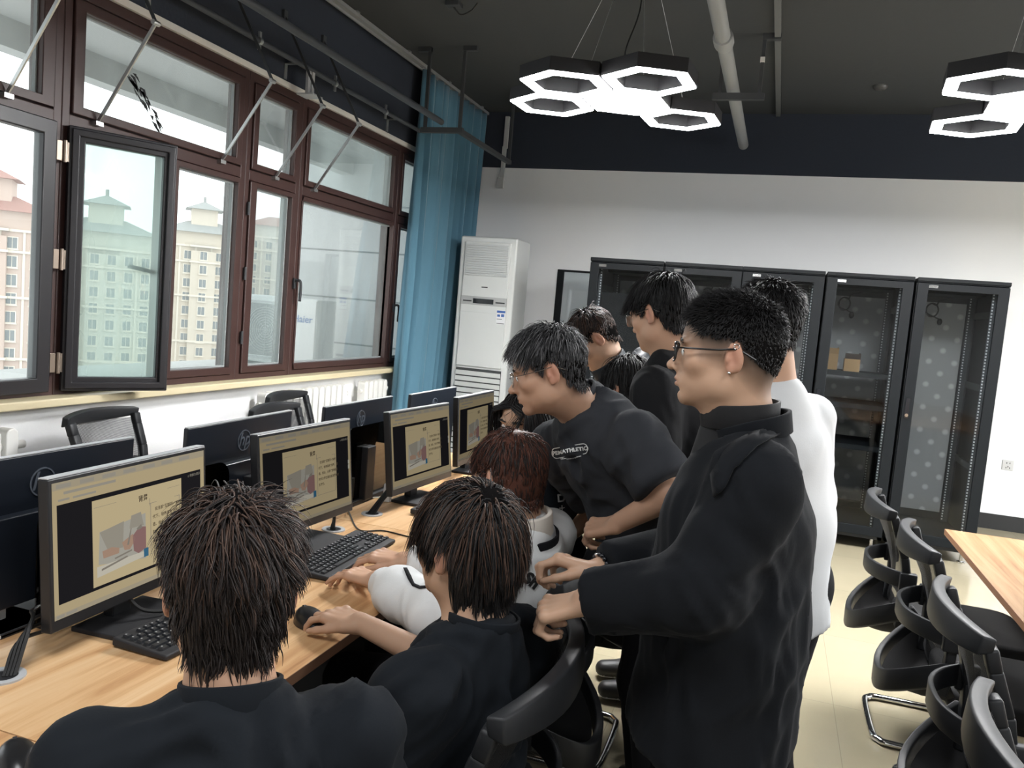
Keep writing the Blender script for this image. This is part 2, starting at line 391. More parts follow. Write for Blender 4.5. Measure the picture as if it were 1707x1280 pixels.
def casement(win, hinge, ang, width, handle=True, dirty=True):
    """inward-opening sash; the free edge points along ang from the hinge line"""
    Mx = Matrix.Translation(hinge) @ Matrix.Rotation(ang, 4, 'Z')
    z0, z1 = 1.005, 2.235
    s = MB(Mx); s.ring(rect(0.0, width, z0, z1), rect(0.072, width - 0.062, z0 + 0.068, z1 - 0.068), -0.028, 0.03, 'x')
    s.ring(rect(0.012, width - 0.012, z0 + 0.012, z1 - 0.012), rect(0.045, width - 0.045, z0 + 0.045, z1 - 0.045), 0.03, 0.042, 'x')
    so = s.build('casement_sash', M['sash_dark'], win, bevel=0.006)
    p = MB(Mx); p.bb(-0.003, 0.001, 0.06, width - 0.05, z0 + 0.06, z1 - 0.06); p.build('pane', PANE_DIRTY if dirty else PANE, so)
    if handle:
        h = MB(Mx); h.bar((-0.02, width - 0.075, 1.60), (-0.045, width - 0.19, 1.62), 0.012, 0.02); h.build('handle', M['hanger'], so)
    return so
w2 = bpy.data.objects['window_2']; w1 = bpy.data.objects['window_1']
hA = Vector((XF + 0.05, 2.965, 0)); free = Vector((-2.955, 3.385, 0)) - hA
casement(w2, hA, math.atan2(free.y, free.x) - PI / 2, free.length)
casement(w1, Vector((XF + 0.05, 2.885, 0)), PI + R_(2.0), 0.85, False, False)
for hz in (1.14, 1.62, 2.11):
    h = MB(); h.box((XF + 0.075, 2.90, hz), (0.006, 0.03, 0.09)); h.box((XF + 0.075, 2.95, hz), (0.006, 0.03, 0.09)); h.lathe([(0.009, -0.05), (0.009, 0.05)], (XF + 0.082, 2.925, hz), 10)
    h.build('hinge', M['brass'], w2, bevel=0.002)
# torn black film stuck on the top pane of the second bay
random.seed(4)
b = MB(); top, bot = onx(214, 122, XF + 0.012), onx(265, 217, XF + 0.012)
d = bot - top; side = Vector((0, -d.z, d.y)).normalized()
for k in range(44):
    t = random.random(); c = top + d * t * 0.9 + side * random.uniform(-0.022, 0.03)
    L = random.uniform(0.02, 0.085); e = c + d.normalized() * L + side * random.uniform(-0.012, 0.012)
    w = random.uniform(0.006, 0.018)
    m_ = (c + e) / 2 + side * w
    b.add([tuple(c), tuple(e), tuple(m_), tuple(c + Vector((0.002, 0, 0))), tuple(e + Vector((0.002, 0, 0))), tuple(m_ + Vector((0.002, 0, 0)))], [(0, 1, 2), (3, 4, 5), (0, 1, 4, 3), (1, 2, 5, 4), (2, 0, 3, 5)])
tag(b.build('torn_film', M['black_mat']), 'ragged torn black film stuck to the large upper window pane', 'film')

# ------------------------------------------------------------------ outside the window
CONC = M['concrete']
b = MB(); b.bb(-4.62, XW - 0.25, -3, 8.0, 3.06, 3.25); b.bb(-4.75, -4.6, -3, 8.0, 2.886, 3.25)
tag(b.build('concrete_overhang', CONC), 'grey concrete overhang with a downstand beam above the windows', 'overhang', kind='structure')
b = MB(); b.bb(-5.31, XW - 0.25, 8.0, 11.5, -6, 6); b.m = 1
for z in (0.53, 1.04, 1.54, 2.06, 2.56): b.bb(-5.312, XW - 0.25, 7.998, 8.1, z - 0.009, z + 0.009)
tag(b.build('projecting_wing_wall', [M['render_grey'], mat('groove', (0.16, 0.17, 0.17), 0.9)]), 'pale rendered wing of the building with horizontal grooves outside the window', 'building wing', kind='structure')
ledge = MB().bb(-5.5, XW - 0.25, 4.5, 8.0, 0.62, 0.80); tag(ledge.build('outdoor_ledge', CONC), 'concrete ledge outside carrying the outdoor unit', 'ledge', kind='structure')
t = thing('outdoor_air_conditioner', (-4.76, 7.0, 0.80), 'white outdoor air conditioning unit with a round fan guard outside the window', 'air conditioner')
b = MB(); b.bb(-0.44, 0.44, 0, 0.36, 0.03, 0.705); b.build('casing', M['ac_white'], t, bevel=0.015)
b = MB(); b.bb(0.16, 0.43, -0.012, 0.005, 0.05, 0.69); b.build('front_panel', mat('panel_white', (0.80, 0.80, 0.79), 0.4), t, bevel=0.01)
g = MB(); g.ring(rrect(0.54, 0.58, 0.06, 5, -0.14, 0.36), rrect(0.50, 0.54, 0.05, 5, -0.14, 0.36), -0.02, 0, 'y')
for k in range(9):
    rr_ = 0.03 + k * 0.025; g.ring([(-0.14 + rr_ * math.cos(a * PI / 12), 0.36 + rr_ * math.sin(a * PI / 12)) for a in range(24)], [(-0.14 + (rr_ - 0.006) * math.cos(a * PI / 12), 0.36 + (rr_ - 0.006) * math.sin(a * PI / 12)) for a in range(24)], -0.02, -0.012, 'y')
for k in range(8): g.bar((-0.14, -0.014, 0.36), (-0.14 + 0.25 * math.cos(k * PI / 4), -0.014, 0.36 + 0.25 * math.sin(k * PI / 4)), 0.006, 0.006, (0, 1, 0))
g.build('fan_guard', M['grey_pl'], t)
MB().bb(-0.39, 0.10, -0.004, 0.0, 0.10, 0.62).build('fan_opening', mat('fan_dark', (0.25, 0.26, 0.26), 0.7), t)
text_mesh('logo_lettering', 'Haier', 0.098, mat('logo_blue', (0.07, 0.16, 0.42), 0.4), Matrix.Translation((0.285, -0.014, 0.50)) @ Matrix.Rotation(PI / 2, 4, 'X'), t, bold=0.001, extrude=0.001)
for x in (-0.36, 0.36): MB().bb(x - 0.03, x + 0.03, 0, 0.36, 0, 0.035).build('foot', M['hanger'], t)

# apartment towers across the street, seen through the glass
WALLS = [mat('tower_plaster_pink', (0.52, 0.40, 0.34), 0.9), mat('tower_plaster_cream', (0.56, 0.53, 0.46), 0.9), mat('tower_plaster_sand', (0.58, 0.51, 0.42), 0.9), mat('tower_plaster_grey', (0.50, 0.46, 0.40), 0.9)]
ROOF = [mat('roof_red', (0.34, 0.18, 0.15), 0.8), mat('roof_slate', (0.30, 0.31, 0.30), 0.8)]
WIN = mat('tower_window', (0.17, 0.19, 0.20), 0.25); TRIM = mat('tower_trim', (0.68, 0.62, 0.53), 0.9)
_win_mesh = {}
def tower(label, c, w, d, ztop, wall, roof, rz, cols, rows, zbase=-40.0, turret=True, sidecols=3):
    """c: centre of the front face on the ground plan; front looks along local -y"""
    t = thing('apartment_tower', (c[0], c[1], zbase), label, 'building', None, rz)
    H = ztop - zbase
    b = MB(); b.bb(-w / 2, w / 2, 0, d, 0, H); b.bb(-w * 0.16, w * 0.16, -1.0, 0.2, 0, H - 4.0); b.build('wall', wall, t)
    tr = MB()
    for z in (H - 3.2, H - 6.6, H - 14.0, H - 24.0): tr.bb(-w / 2 - 0.35, w / 2 + 0.35, -0.35, d + 0.35, z, z + 0.4); tr.bb(-w * 0.16 - 0.3, w * 0.16 + 0.3, -1.3, 0.1, z, z + 0.4)
    for k in range(cols + 1):
        x = -w / 2 + w * k / cols; tr.bb(x - 0.18, x + 0.18, -0.18, 0.05, 0, H - 3.2)
    tr.build('cornice', TRIM, t)
    r = MB(); e = 1.1
    r.add([(-w / 2 - e, -e, H), (w / 2 + e, -e, H), (w / 2 + e, d + e, H), (-w / 2 - e, d + e, H), (-w * 0.2, d * 0.35, H + 2.6), (w * 0.2, d * 0.35, H + 2.6), (w * 0.2, d * 0.65, H + 2.6), (-w * 0.2, d * 0.65, H + 2.6)],
          [(3, 2, 1, 0), (0, 1, 5, 4), (1, 2, 6, 5), (2, 3, 7, 6), (3, 0, 4, 7), (4, 5, 6, 7)]); ro = r.build('roof', roof, t)
    if turret:
        q = MB(); s_ = w * 0.17; q.bb(-s_, s_, d * 0.5 - s_, d * 0.5 + s_, H + 1.5, H + 5.2); q.build('turret', wall, t)
        q = MB(); s2 = s_ + 1.2; q.add([(-s2, d * 0.5 - s2, H + 5.2), (s2, d * 0.5 - s2, H + 5.2), (s2, d * 0.5 + s2, H + 5.2), (-s2, d * 0.5 + s2, H + 5.2), (0, d * 0.5, H + 7.2)], [(3, 2, 1, 0), (0, 1, 4), (1, 2, 4), (2, 3, 4), (3, 0, 4)])
        q.bb(-0.3, 0.3, d * 0.5 - 0.3, d * 0.5 + 0.3, H + 6.6, H + 8.2); q.build('turret_roof', roof, t)
    key = 'w'
    if key not in _win_mesh:
        m_ = MB(); m_.ring(rect(-0.85, 0.85, -1.0, 1.0), rect(-0.68, 0.68, -0.85, 0.85), -0.12, 0.05, 'y'); m_.bb(-0.95, 0.95, -0.3, 0.05, -1.15, -1.0); m_.m = 1; m_.bb(-0.70, 0.70, -0.03, 0.02, -0.87, 0.87); m_.m = 0; m_.bb(-0.04, 0.04, -0.06, 0, -0.85, 0.85)
        o = m_.build('window', [TRIM, WIN]); _win_mesh[key] = o.data; bpy.data.objects.remove(o)
    cnt = 0
    for row in range(rows):
        z = H - 5.0 - row * 3.0
        for k in range(cols):
            x = -w / 2 + w * (k + 0.5) / cols
            if cnt >= 98: break
            o = bpy.data.objects.new('window', _win_mesh[key]); COL.objects.link(o); o.parent = t
            o.location = (x, -1.0 if abs(x) < w * 0.16 else 0, z); o.scale = (min(1.0, w / cols / 2.6), 1, 1); cnt += 1
        for k in range(sidecols):
            if cnt >= 98: break
            y = d * (k + 0.5) / sidecols
            o = bpy.data.objects.new('window', _win_mesh[key]); COL.objects.link(o); o.parent = t
            o.location = (w / 2, y, z); o.rotation_euler = (0, 0, PI / 2); o.scale = (min(1.0, d / sidecols / 2.6), 1, 1); cnt += 1
    return t
rzv = R_(42)
def plan(px, w): p = at(px, 450, w); return (p.x, p.y)
tower('pinkish apartment tower with red hipped roof at the far left of the view', plan(-22, 130), 17, 9, at(20, 352, 130).z, WALLS[0], ROOF[0], rzv, 5, 10, turret=True)
tower('pale apartment tower with a slate roofed lookout turret seen through the open casement', plan(172, 150), 17, 9, at(180, 388, 150).z, WALLS[1], ROOF[1], rzv, 6, 11)
tower('sand coloured apartment tower with a slate turret right of the open casement', plan(338, 178), 16, 9, at(330, 388, 178).z, WALLS[2], ROOF[1], rzv, 5, 12)
tower('greyish apartment tower seen through the narrow middle window', plan(470, 212), 18, 9, at(450, 378, 212).z, WALLS[3], ROOF[0], rzv, 5, 11, turret=False)
tag(MB().bb(-220, -3.6, -20, 260, -40.5, -40).build('street_ground', mat('street', (0.35, 0.34, 0.33), 0.9)), 'street ground far below the window', 'ground', kind='structure')

# ------------------------------------------------------------------ pipes, rail, hangers and conduits under the ceiling
def run(px0, py0, px1, py1, x, r, name, material, label, y0=-2.0, y1=None, clamps=()):
    p0, p1 = onx(px0, py0, x), onx(px1, py1, x); z = (p0.z + p1.z) / 2
    t = thing(name, (x, 0, z), label, 'pipe'); y1 = y1 if y1 is not None else p1.y
    MB().tube([(0, y0, 0), (0, y1, 0)], r, 14).build('tube', material, t, smooth=True)
    for cy in clamps:
        c = MB(); c.lathe([(r + 0.004, -0.012), (r + 0.004, 0.012)], (0, cy, 0), 14, 'y'); c.box((0, cy, r + 0.018), (0.012, 0.02, 0.035)); c.box((0, cy, -r - 0.018), (0.012, 0.02, 0.035)); c.build('clamp', M['steel'], t)
    return t, z
pt, pz = run(400, 45, 681, 211, -3.06, 0.017, 'conduit_pipe', M['pipe_grey'], 'thin grey conduit with clamps running above the windows', y1=6.38, clamps=(3.2, 4.15, 5.0, 5.75))
for cy in (3.42, 4.62, 6.05):
    c = MB(); c.box((-0.07, cy, 0.015), (0.14, 0.03, 0.006)); c.box((-0.137, cy, -0.03), (0.006, 0.03, 0.10)); c.build('wall_bracket', M['steel'], pt)
c = MB(); c.bb(-0.01, 0.01, 4.66, 4.69, -0.16, 0); c.bb(-0.012, 0.012, 4.70, 4.73, -0.16, 0); c.bb(-0.06, 0.06, 4.64, 4.76, -0.17, -0.16); c.build('hanging_plate', M['grey_pl'], pt)
run(408, 0, 726.7, 196.6, -2.72, 0.024, 'water_pipe', M['pipe_grey'], 'thick grey water pipe running along the window wall to the trapeze hanger', y1=6.05)
t = thing('trapeze_hanger', (-2.72, 6.05, CZ), 'dark steel trapeze hanger frame in front of the blue curtain', 'hanger')
pzz = (onx(408, 0, -2.72).z + onx(726.7, 196.6, -2.72).z) / 2 - CZ
for x in (-0.14, 0.16):
    b = MB(); b.bb(x - 0.012, x + 0.012, -0.012, 0.012, pzz - 0.06, 0)
    b.bb(x - (0.10 if x < 0 else 0.012), x + (0.012 if x < 0 else 0.10), -0.02, 0.02, -0.035, 0)
    b.build('rod', M['hanger'], t)
MB().bb(-0.17, 0.19, -0.02, 0.02, pzz - 0.085, pzz - 0.045).build('crossbar', M['hanger'], t)
b = MB(); b.bb(0.14, 0.18, 0, 1.25, pzz - 0.085, pzz - 0.05); b.bb(0.15, 0.17, 1.22, 1.25, pzz - 0.06, 0); b.build('long_arm', M['hanger'], t)
t = thing('curtain_rail', (-3.10, 0, CZ), 'grey metal curtain track fixed to the ceiling along the window wall', 'curtain rail')
b = MB(); b.bb(-0.02, 0.02, -2, YW - 0.02, -0.035, -0.008); b.bb(-0.035, -0.022, -2, YW - 0.02, -0.05, -0.03); b.build('track', M['pipe_light'], t)
for k in range(9): MB().bb(-0.03, 0.03, 1.0 + k * 0.85, 1.04 + k * 0.85, -0.012, 0).build('bracket', M['steel'], t)
# blue curtain gathered in the corner
mc = mat('curtain_blue', (0.070, 0.180, 0.255), 0.75, sheen=0.25, bump=(180, 0.08, 0.002))
n, m_ = 150, 26; vs = []; fs = []
y0t, y1t = 6.42, 7.95
random.seed(8); ph = [random.uniform(0, 6.28) for _ in range(6)]
for j in range(m_ + 1):
    tj = j / m_; z = CZ - 0.05 - tj * (CZ - 0.10)
    for i in range(n + 1):
        u = i / n
        yy0 = y0t - 0.28 * min(1, tj * 1.2) ** 1.2; yy1 = y1t - 0.35 * tj
        y = yy0 + (yy1 - yy0) * (u + 0.008 * math.sin(11 * 6.28 * u + ph[0] + tj))
        amp = 0.035 + 0.03 * min(1, tj * 2)
        fold = math.sin(6.28 * 9.5 * u + ph[1] + 0.7 * math.sin(3 * u * 6.28 + ph[2]) + 0.5 * tj) * amp + 0.3 * amp * math.sin(6.28 * 21 * u + ph[3] + 1.2 * tj)
        vs.append((fold + 0.10 * tj * (1 - u), y - 7.0, z))
for j in range(m_):
    for i in range(n): fs.append((j * (n + 1) + i, j * (n + 1) + i + 1, (j + 1) * (n + 1) + i + 1, (j + 1) * (n + 1) + i))
cb = MB(); cb.add(vs, fs); t = thing('blue_curtain', (-3.10, 7.0, 0), 'dusty blue floor length curtain drawn into the window corner', 'curtain')
co = cb.build('fabric', mc, t, smooth=True); so = co.modifiers.new('thick', 'SOLIDIFY'); so.thickness = 0.003
b = MB()
for k in range(11): b.tube([(0.0, 6.45 + k * 0.15 - 7.0 + 0.012 * math.cos(a * PI / 4), CZ - 0.045 + 0.014 * math.sin(a * PI / 4)) for a in range(8)], 0.0025, 5, closed=True)
b.build('hooks', M['steel'], t)
# grey drain pipe and its hanger, ceiling tray, detector, bracket, conduit
px_ = -0.50; pa, pb = onx(1192, 0, px_), onx(1238, 230, px_)
t = thing('drain_pipe', (px_, 0, (pa.z + pb.z) / 2), 'pale grey drain pipe hung under the ceiling right of the middle lamp', 'pipe')
MB().tube([(0, -2, 0), (0, 7.9, 0)], 0.045, 16).build('tube', M['pipe_light'], t, smooth=True)
MB().lathe([(0.056, 5.0), (0.060, 5.04), (0.060, 5.12), (0.052, 5.16)], (0, 0, 0), 16, 'y').build('coupling', M['pipe_light'], t, smooth=True)
t = thing('pipe_hanger', (px_, 5.93, CZ), 'dark steel hanger straddling the pale drain pipe', 'hanger'); zz = (pa.z + pb.z) / 2 - CZ
MB().bb(-0.085, -0.060, -0.015, 0.015, zz - 0.10, 0).build('rod', M['hanger'], t)
b = MB(); b.bb(0.18, 0.205, -0.015, 0.015, zz - 0.10, 0); b.bb(0.18, 0.30, -0.025, 0.025, -0.04, 0); b.build('rod', M['hanger'], t)
MB().bb(-0.12, 0.23, -0.02, 0.02, zz - 0.12, zz - 0.075).build('crossbar', M['hanger'], t)
MB().box((0.192, -0.02, zz * 0.55), (0.03, 0.03, 0.03)).build('clamp', M['white_pl'], t)
tag(MB().bb(-0.245, -0.205, -2, YW - 0.02, CZ - 0.03, CZ).build('cable_trunking', mat('trunking', (0.12, 0.125, 0.125), 0.6)), 'slim grey cable trunking running straight across the dark ceiling', 'trunking')
p = onz(1468, 143, CZ); t = thing('smoke_detector', (p.x, p.y, CZ), 'small round dark smoke detector on the ceiling', 'smoke detector')
MB().lathe([(0.055, 0), (0.055, -0.012), (0.04, -0.03), (0.025, -0.034)], seg=20).build('housing', mat('detector', (0.06, 0.06, 0.06), 0.5), t, smooth=True)
p = onz(757, 4, CZ); t = thing('ceiling_junction_box', (p.x, p.y, CZ), 'small dark junction box with a loose wire on the ceiling', 'junction box')
MB().bb(-0.05, 0.05, -0.04, 0.04, -0.03, 0).build('box', M['hanger'], t, bevel=0.004)
MB().tube(smooth_path([(0, 0, -0.03), (0.04, 0.03, -0.07), (0.12, 0.02, -0.05), (0.17, 0.0, -0.01)], 6), 0.005, 6).build('wire', M['cable'], t, smooth=True)
p = ony(843, 250, YW); t = thing('wall_conduit', (p.x, YW, 0), 'narrow white cable conduit running down the back wall beside the curtain', 'conduit')
za, zb, zc_ = ony(848, 195, YW).z, ony(843, 248, YW).z, ony(840, 300, YW).z
b = MB(); b.bb(-0.022, 0.022, -0.03, 0, zb, za); b.bb(-0.03, 0.012, -0.028, 0, zc_, zb + 0.02); b.build('channel', mat('conduit_grey', (0.45, 0.46, 0.46), 0.5), t, bevel=0.003)
MB().bb(-0.055, 0.015, -0.04, 0, zc_ - 0.09, zc_ + 0.02).build('end_box', mat('conduit_box', (0.55, 0.55, 0.54), 0.5), t, bevel=0.005)
p = ony(1680, 775, YW); t = thing('wall_socket', (p.x, YW, p.z), 'white double wall socket at the right end of the back wall', 'socket')
MB().bb(-0.045, 0.045, -0.010, 0, -0.045, 0.045).build('plate', mat('socket_grey', (0.55, 0.55, 0.54), 0.4), t, bevel=0.003)
b = MB()
for x, z in ((-0.012, 0.018), (0.012, 0.018), (0, -0.014), (-0.014, -0.024), (0.014, -0.024)): b.bb(x - 0.003, x + 0.003, -0.0115, -0.009, z - 0.006, z + 0.006)
b.build('holes', M['black_mat'], t)

# ------------------------------------------------------------------ honeycomb lamps
def hexpts(c, r, off): return [(c[0] + r * math.cos(R_(off + 60 * k)), c[1] + r * math.sin(R_(off + 60 * k))) for k in range(6)]
def honeycomb(loc, dirs, label, light):
    t = thing('honeycomb_lamp', loc, label, 'ceiling lamp', 'honeycomb lamps')
    r = 0.238; dd = r * math.sqrt(3) + 0.012; off = 25
    b = MB(); b.prism(hexpts((0, 0), r, off), 0.004, 0.07); b.build('solid_housing', M['lamp_body'], t)
    MB().prism(hexpts((0, 0), r - 0.006, off), -0.002, 0.006).build('solid_diffuser', M['lamp_glow'], t)
    for a in dirs:
        c = (dd * math.cos(R_(a)), dd * math.sin(R_(a)))
        h = MB(); h.ring(hexpts(c, r, off), hexpts(c, r - 0.068, off), 0.004, 0.07); h.build('ring_housing', M['lamp_body'], t)
        MB().ring(hexpts(c, r - 0.006, off), hexpts(c, r - 0.064, off), -0.002, 0.006).build('ring_diffuser', M['lamp_glow'], t)
    hgt = CZ - loc[2]
    w = MB()
    for a, rr_ in zip(list(dirs)[:4], (0.30, 0.30, 0.42, 0.45)): w.tube([(rr_ * math.cos(R_(a)), rr_ * math.sin(R_(a)), 0.07), (0.04 * math.cos(R_(a)), 0.04 * math.sin(R_(a)), hgt - 0.02)], 0.0012, 5)
    w.build('suspension_wire', M['steel'], t)
    MB().tube(smooth_path([(0.0, -0.05, 0.07), (-0.02, -0.06, 0.25), (0.03, -0.02, 0.5), (0.0, 0.0, hgt - 0.02)], 8), 0.004, 6).build('power_cord', M['cable'], t, smooth=True)
    MB().lathe([(0.06, hgt - 0.03), (0.065, hgt - 0.02), (0.065, hgt)], seg=20).build('canopy', M['lamp_body'], t, smooth=True)
    return t
honeycomb((-0.897, 4.355, 2.70), (-125, -65, 175, 55), 'glowing honeycomb lamp of one solid and four hollow hexagons above the group', True)
honeycomb((1.02, 4.40, 2.70), (-125, 115, -65, -5), 'glowing honeycomb lamp at the right, cut off by the picture edge', True)

# ------------------------------------------------------------------ radiators under the sill
def radiator(y0, n, z1, label, pitch=0.082):
    t = thing('radiator', (XW + 0.09, y0, 0), label, 'radiator', 'white sectional radiators under the window sill')
    for k in range(n):
        b = MB(); y = k * pitch
        b.prism(rrect(0.060, z1 - 0.12, 0.029, 5, y, (z1 + 0.12) / 2), -0.034, 0.034, 'x')
        b.build('section', M['rad_white'], t, bevel=0.006)
    for zz in (0.16, z1 - 0.08): MB().tube([(0, -0.06, zz), (0, n * pitch, zz)], 0.018, 10).build('header_pipe', M['rad_white'], t, smooth=True)
    return t
radiator(1.72, 12, 0.875, 'white radiator below the sill at the left edge')
radiator(4.46, 13, 0.90, 'white radiator below the sill behind the middle black chair')
radiator(5.78, 5, 0.90, 'white radiator below the sill beside the blue curtain')

# ------------------------------------------------------------------ floor-standing air conditioner
ya = 7.05; xl, xr = ony(768, 392, ya).x, ony(863, 397, ya).x; zt = (ony(768, 392, ya).z + ony(863, 397, ya).z) / 2
t = thing('standing_air_conditioner', ((xl + xr) / 2, ya, 0), 'tall white floor standing air conditioner beside the blue curtain', 'air conditioner')
w_ = xr - xl; h_ = zt
MB().bb(-w_ / 2, w_ / 2, 0.012, 0.42, 0, h_).build('cabinet', M['ac_white'], t, bevel=0.02)
iw = w_ / 2 - 0.055
MB().bb(-iw, iw, -0.006, 0.02, h_ - 0.70, h_ - 0.05).build('upper_panel', M['ac_white'], t, bevel=0.006)
b = MB()
for k in range(14): b.bb(-iw + 0.02, iw - 0.02, -0.016, 0, h_ - 0.36 + k * 0.021, h_ - 0.36 + k * 0.021 + 0.013)
b.build('air_outlet_louver', M['ac_grey'], t)
b = MB(); b.bb(-iw, iw, -0.011, 0.01, h_ - 0.63, h_ - 0.55); bo = b.build('control_strip', mat('strip_grey', (0.45, 0.46, 0.46), 0.35), t, bevel=0.002)
MB().bb(-0.10, 0.10, -0.014, 0, h_ - 0.615, h_ - 0.57).build('display', M['black_gloss'], bo)
b = MB(); b.bb(-0.20, -0.115, -0.0135, 0, h_ - 0.602, h_ - 0.590); b.bb(0.12, 0.21, -0.0135, 0, h_ - 0.602, h_ - 0.590); b.build('printed_line', M['hanger'], bo)
MB().bb(-0.03, 0.03, -0.0085, 0, h_ - 0.468, h_ - 0.458).build('badge', M['hanger'], t)
MB().bb(-iw, iw, -0.004, 0.015, h_ - 1.20, h_ - 0.64).build('middle_panel', M['ac_white'], t, bevel=0.004)
b = MB(); b.bb(iw - 0.085, iw + 0.0, -0.0065, 0, h_ - 0.79, h_ - 0.66); b.m = 1; b.bb(iw - 0.083, iw - 0.002, -0.0075, 0, h_ - 0.685, h_ - 0.664); b.bb(iw - 0.078, iw - 0.05, -0.0075, 0, h_ - 0.72, h_ - 0.70); b.bb(iw - 0.04, iw - 0.01, -0.0075, 0, h_ - 0.72, h_ - 0.695); b.m = 2; b.bb(iw - 0.08, iw - 0.005, -0.0075, 0, h_ - 0.785, h_ - 0.78); b.bb(iw - 0.08, iw - 0.03, -0.0075, 0, h_ - 0.745, h_ - 0.74)
b.build('energy_label', [mat('label_white', (0.82, 0.83, 0.84), 0.5), mat('label_blue', (0.06, 0.14, 0.40), 0.5), M['hanger']], t)
MB().bb(-iw, iw, 0.004, 0.02, 0.10, h_ - 1.22).build('intake_recess', mat('recess_dark', (0.06, 0.065, 0.065), 0.7), t)
b = MB(); k = 0
while 0.12 + k * 0.0535 < h_ - 1.25:
    z = h_ - 1.245 - k * 0.0535; k += 1
    b.box((0, -0.006, z - 0.02), (2 * iw, 0.006, 0.042), Matrix.Rotation(R_(14), 3, 'X'))
b.build('intake_louver', M['ac_white'], t)
MB().bb(-w_ / 2 + 0.01, w_ / 2 - 0.01, 0.03, 0.40, 0, 0.09).build('base', M['ac_grey'], t)
# ================================================================== FURNITURE
DZ = 0.75
XD0, XD1, XDM = -2.13, -0.905, -1.515
def desk(y0, y1, label):
    t = thing('computer_desk', ((XD0 + XD1) / 2, (y0 + y1) / 2, 0), label, 'desk', 'wood laminate computer desks joined in a row')
    w, d = (XD1 - XD0) / 2, (y1 - y0) / 2 - 0.0015
    b = MB(); b.bb(-w + 0.001, w - 0.001, -d, d, DZ - 0.025, DZ); to = b.build('tabletop', M['wood'], t)
    for e0, e1 in ((w - 0.001, w + 0.0005), (-w - 0.0005, -w + 0.001)): MB().bb(e0, e1, -d, d, DZ - 0.0251, DZ - 0.0005).build('edge_band', M['wood_edge'], to)
    for y in (-d + 0.03, d - 0.03):
        b = MB(); b.bb(-w + 0.10, w - 0.16, y - 0.02, y + 0.02, 0.0, DZ - 0.025); b.build('leg_frame', M['black_mat'], t)
    MB().bb(-0.02, 0.02, -d + 0.05, d - 0.05, 0.25, DZ - 0.03).build('modesty_panel', M['black_mat'], t)
    return t
desk(-0.47, 1.035, 'wood laminate desk nearest the camera with a computer mouse at its corner')
desk(1.035, 2.583, 'wood laminate desk with the seated students working at its front edge')
desk(2.583, 4.13, 'wood laminate desk at the far end of the row behind the students')

# screen colours
EMC = dict(
    beige=(0.52, 0.42, 0.25), bar=(0.43, 0.37, 0.26), dark=(0.016, 0.015, 0.017), page=(0.60, 0.49, 0.29), ink=(0.10, 0.075, 0.05), grey=(0.36, 0.33, 0.27),
    mist=(0.44, 0.42, 0.36), rose=(0.40, 0.24, 0.18), plum=(0.30, 0.17, 0.16), blue=(0.05, 0.16, 0.26), white=(0.62, 0.58, 0.48), tan=(0.44, 0.29, 0.21), shade=(0.27, 0.24, 0.20))
EMS = {b_: {k: emis('screen_' + k, c, b_) for k, c in EMC.items()} for b_ in (0.72, 0.42, 0.30)}   # three levels; dimming at oblique viewing angles is put into the emission
def tiltM(p): return Matrix.Rotation(-p, 4, 'Y')
def hp_logo(parent, Mx, r, material):
    b = MB(Mx); n = 28
    o_ = [(r * math.cos(2 * PI * k / n), r * math.sin(2 * PI * k / n)) for k in range(n)]; i_ = [(x * 0.90, y * 0.90) for x, y in o_]
    b.ring(o_, i_, 0.0, 0.0015, 'z'); ro = b.build('logo_ring', material, parent)
    text_mesh('logo_lettering', 'hp', r * 1.75, material, Mx @ Matrix.Translation((0, 0.002, 0.0008)), ro, shear=0.28, bold=0.0006, extrude=0.0007)
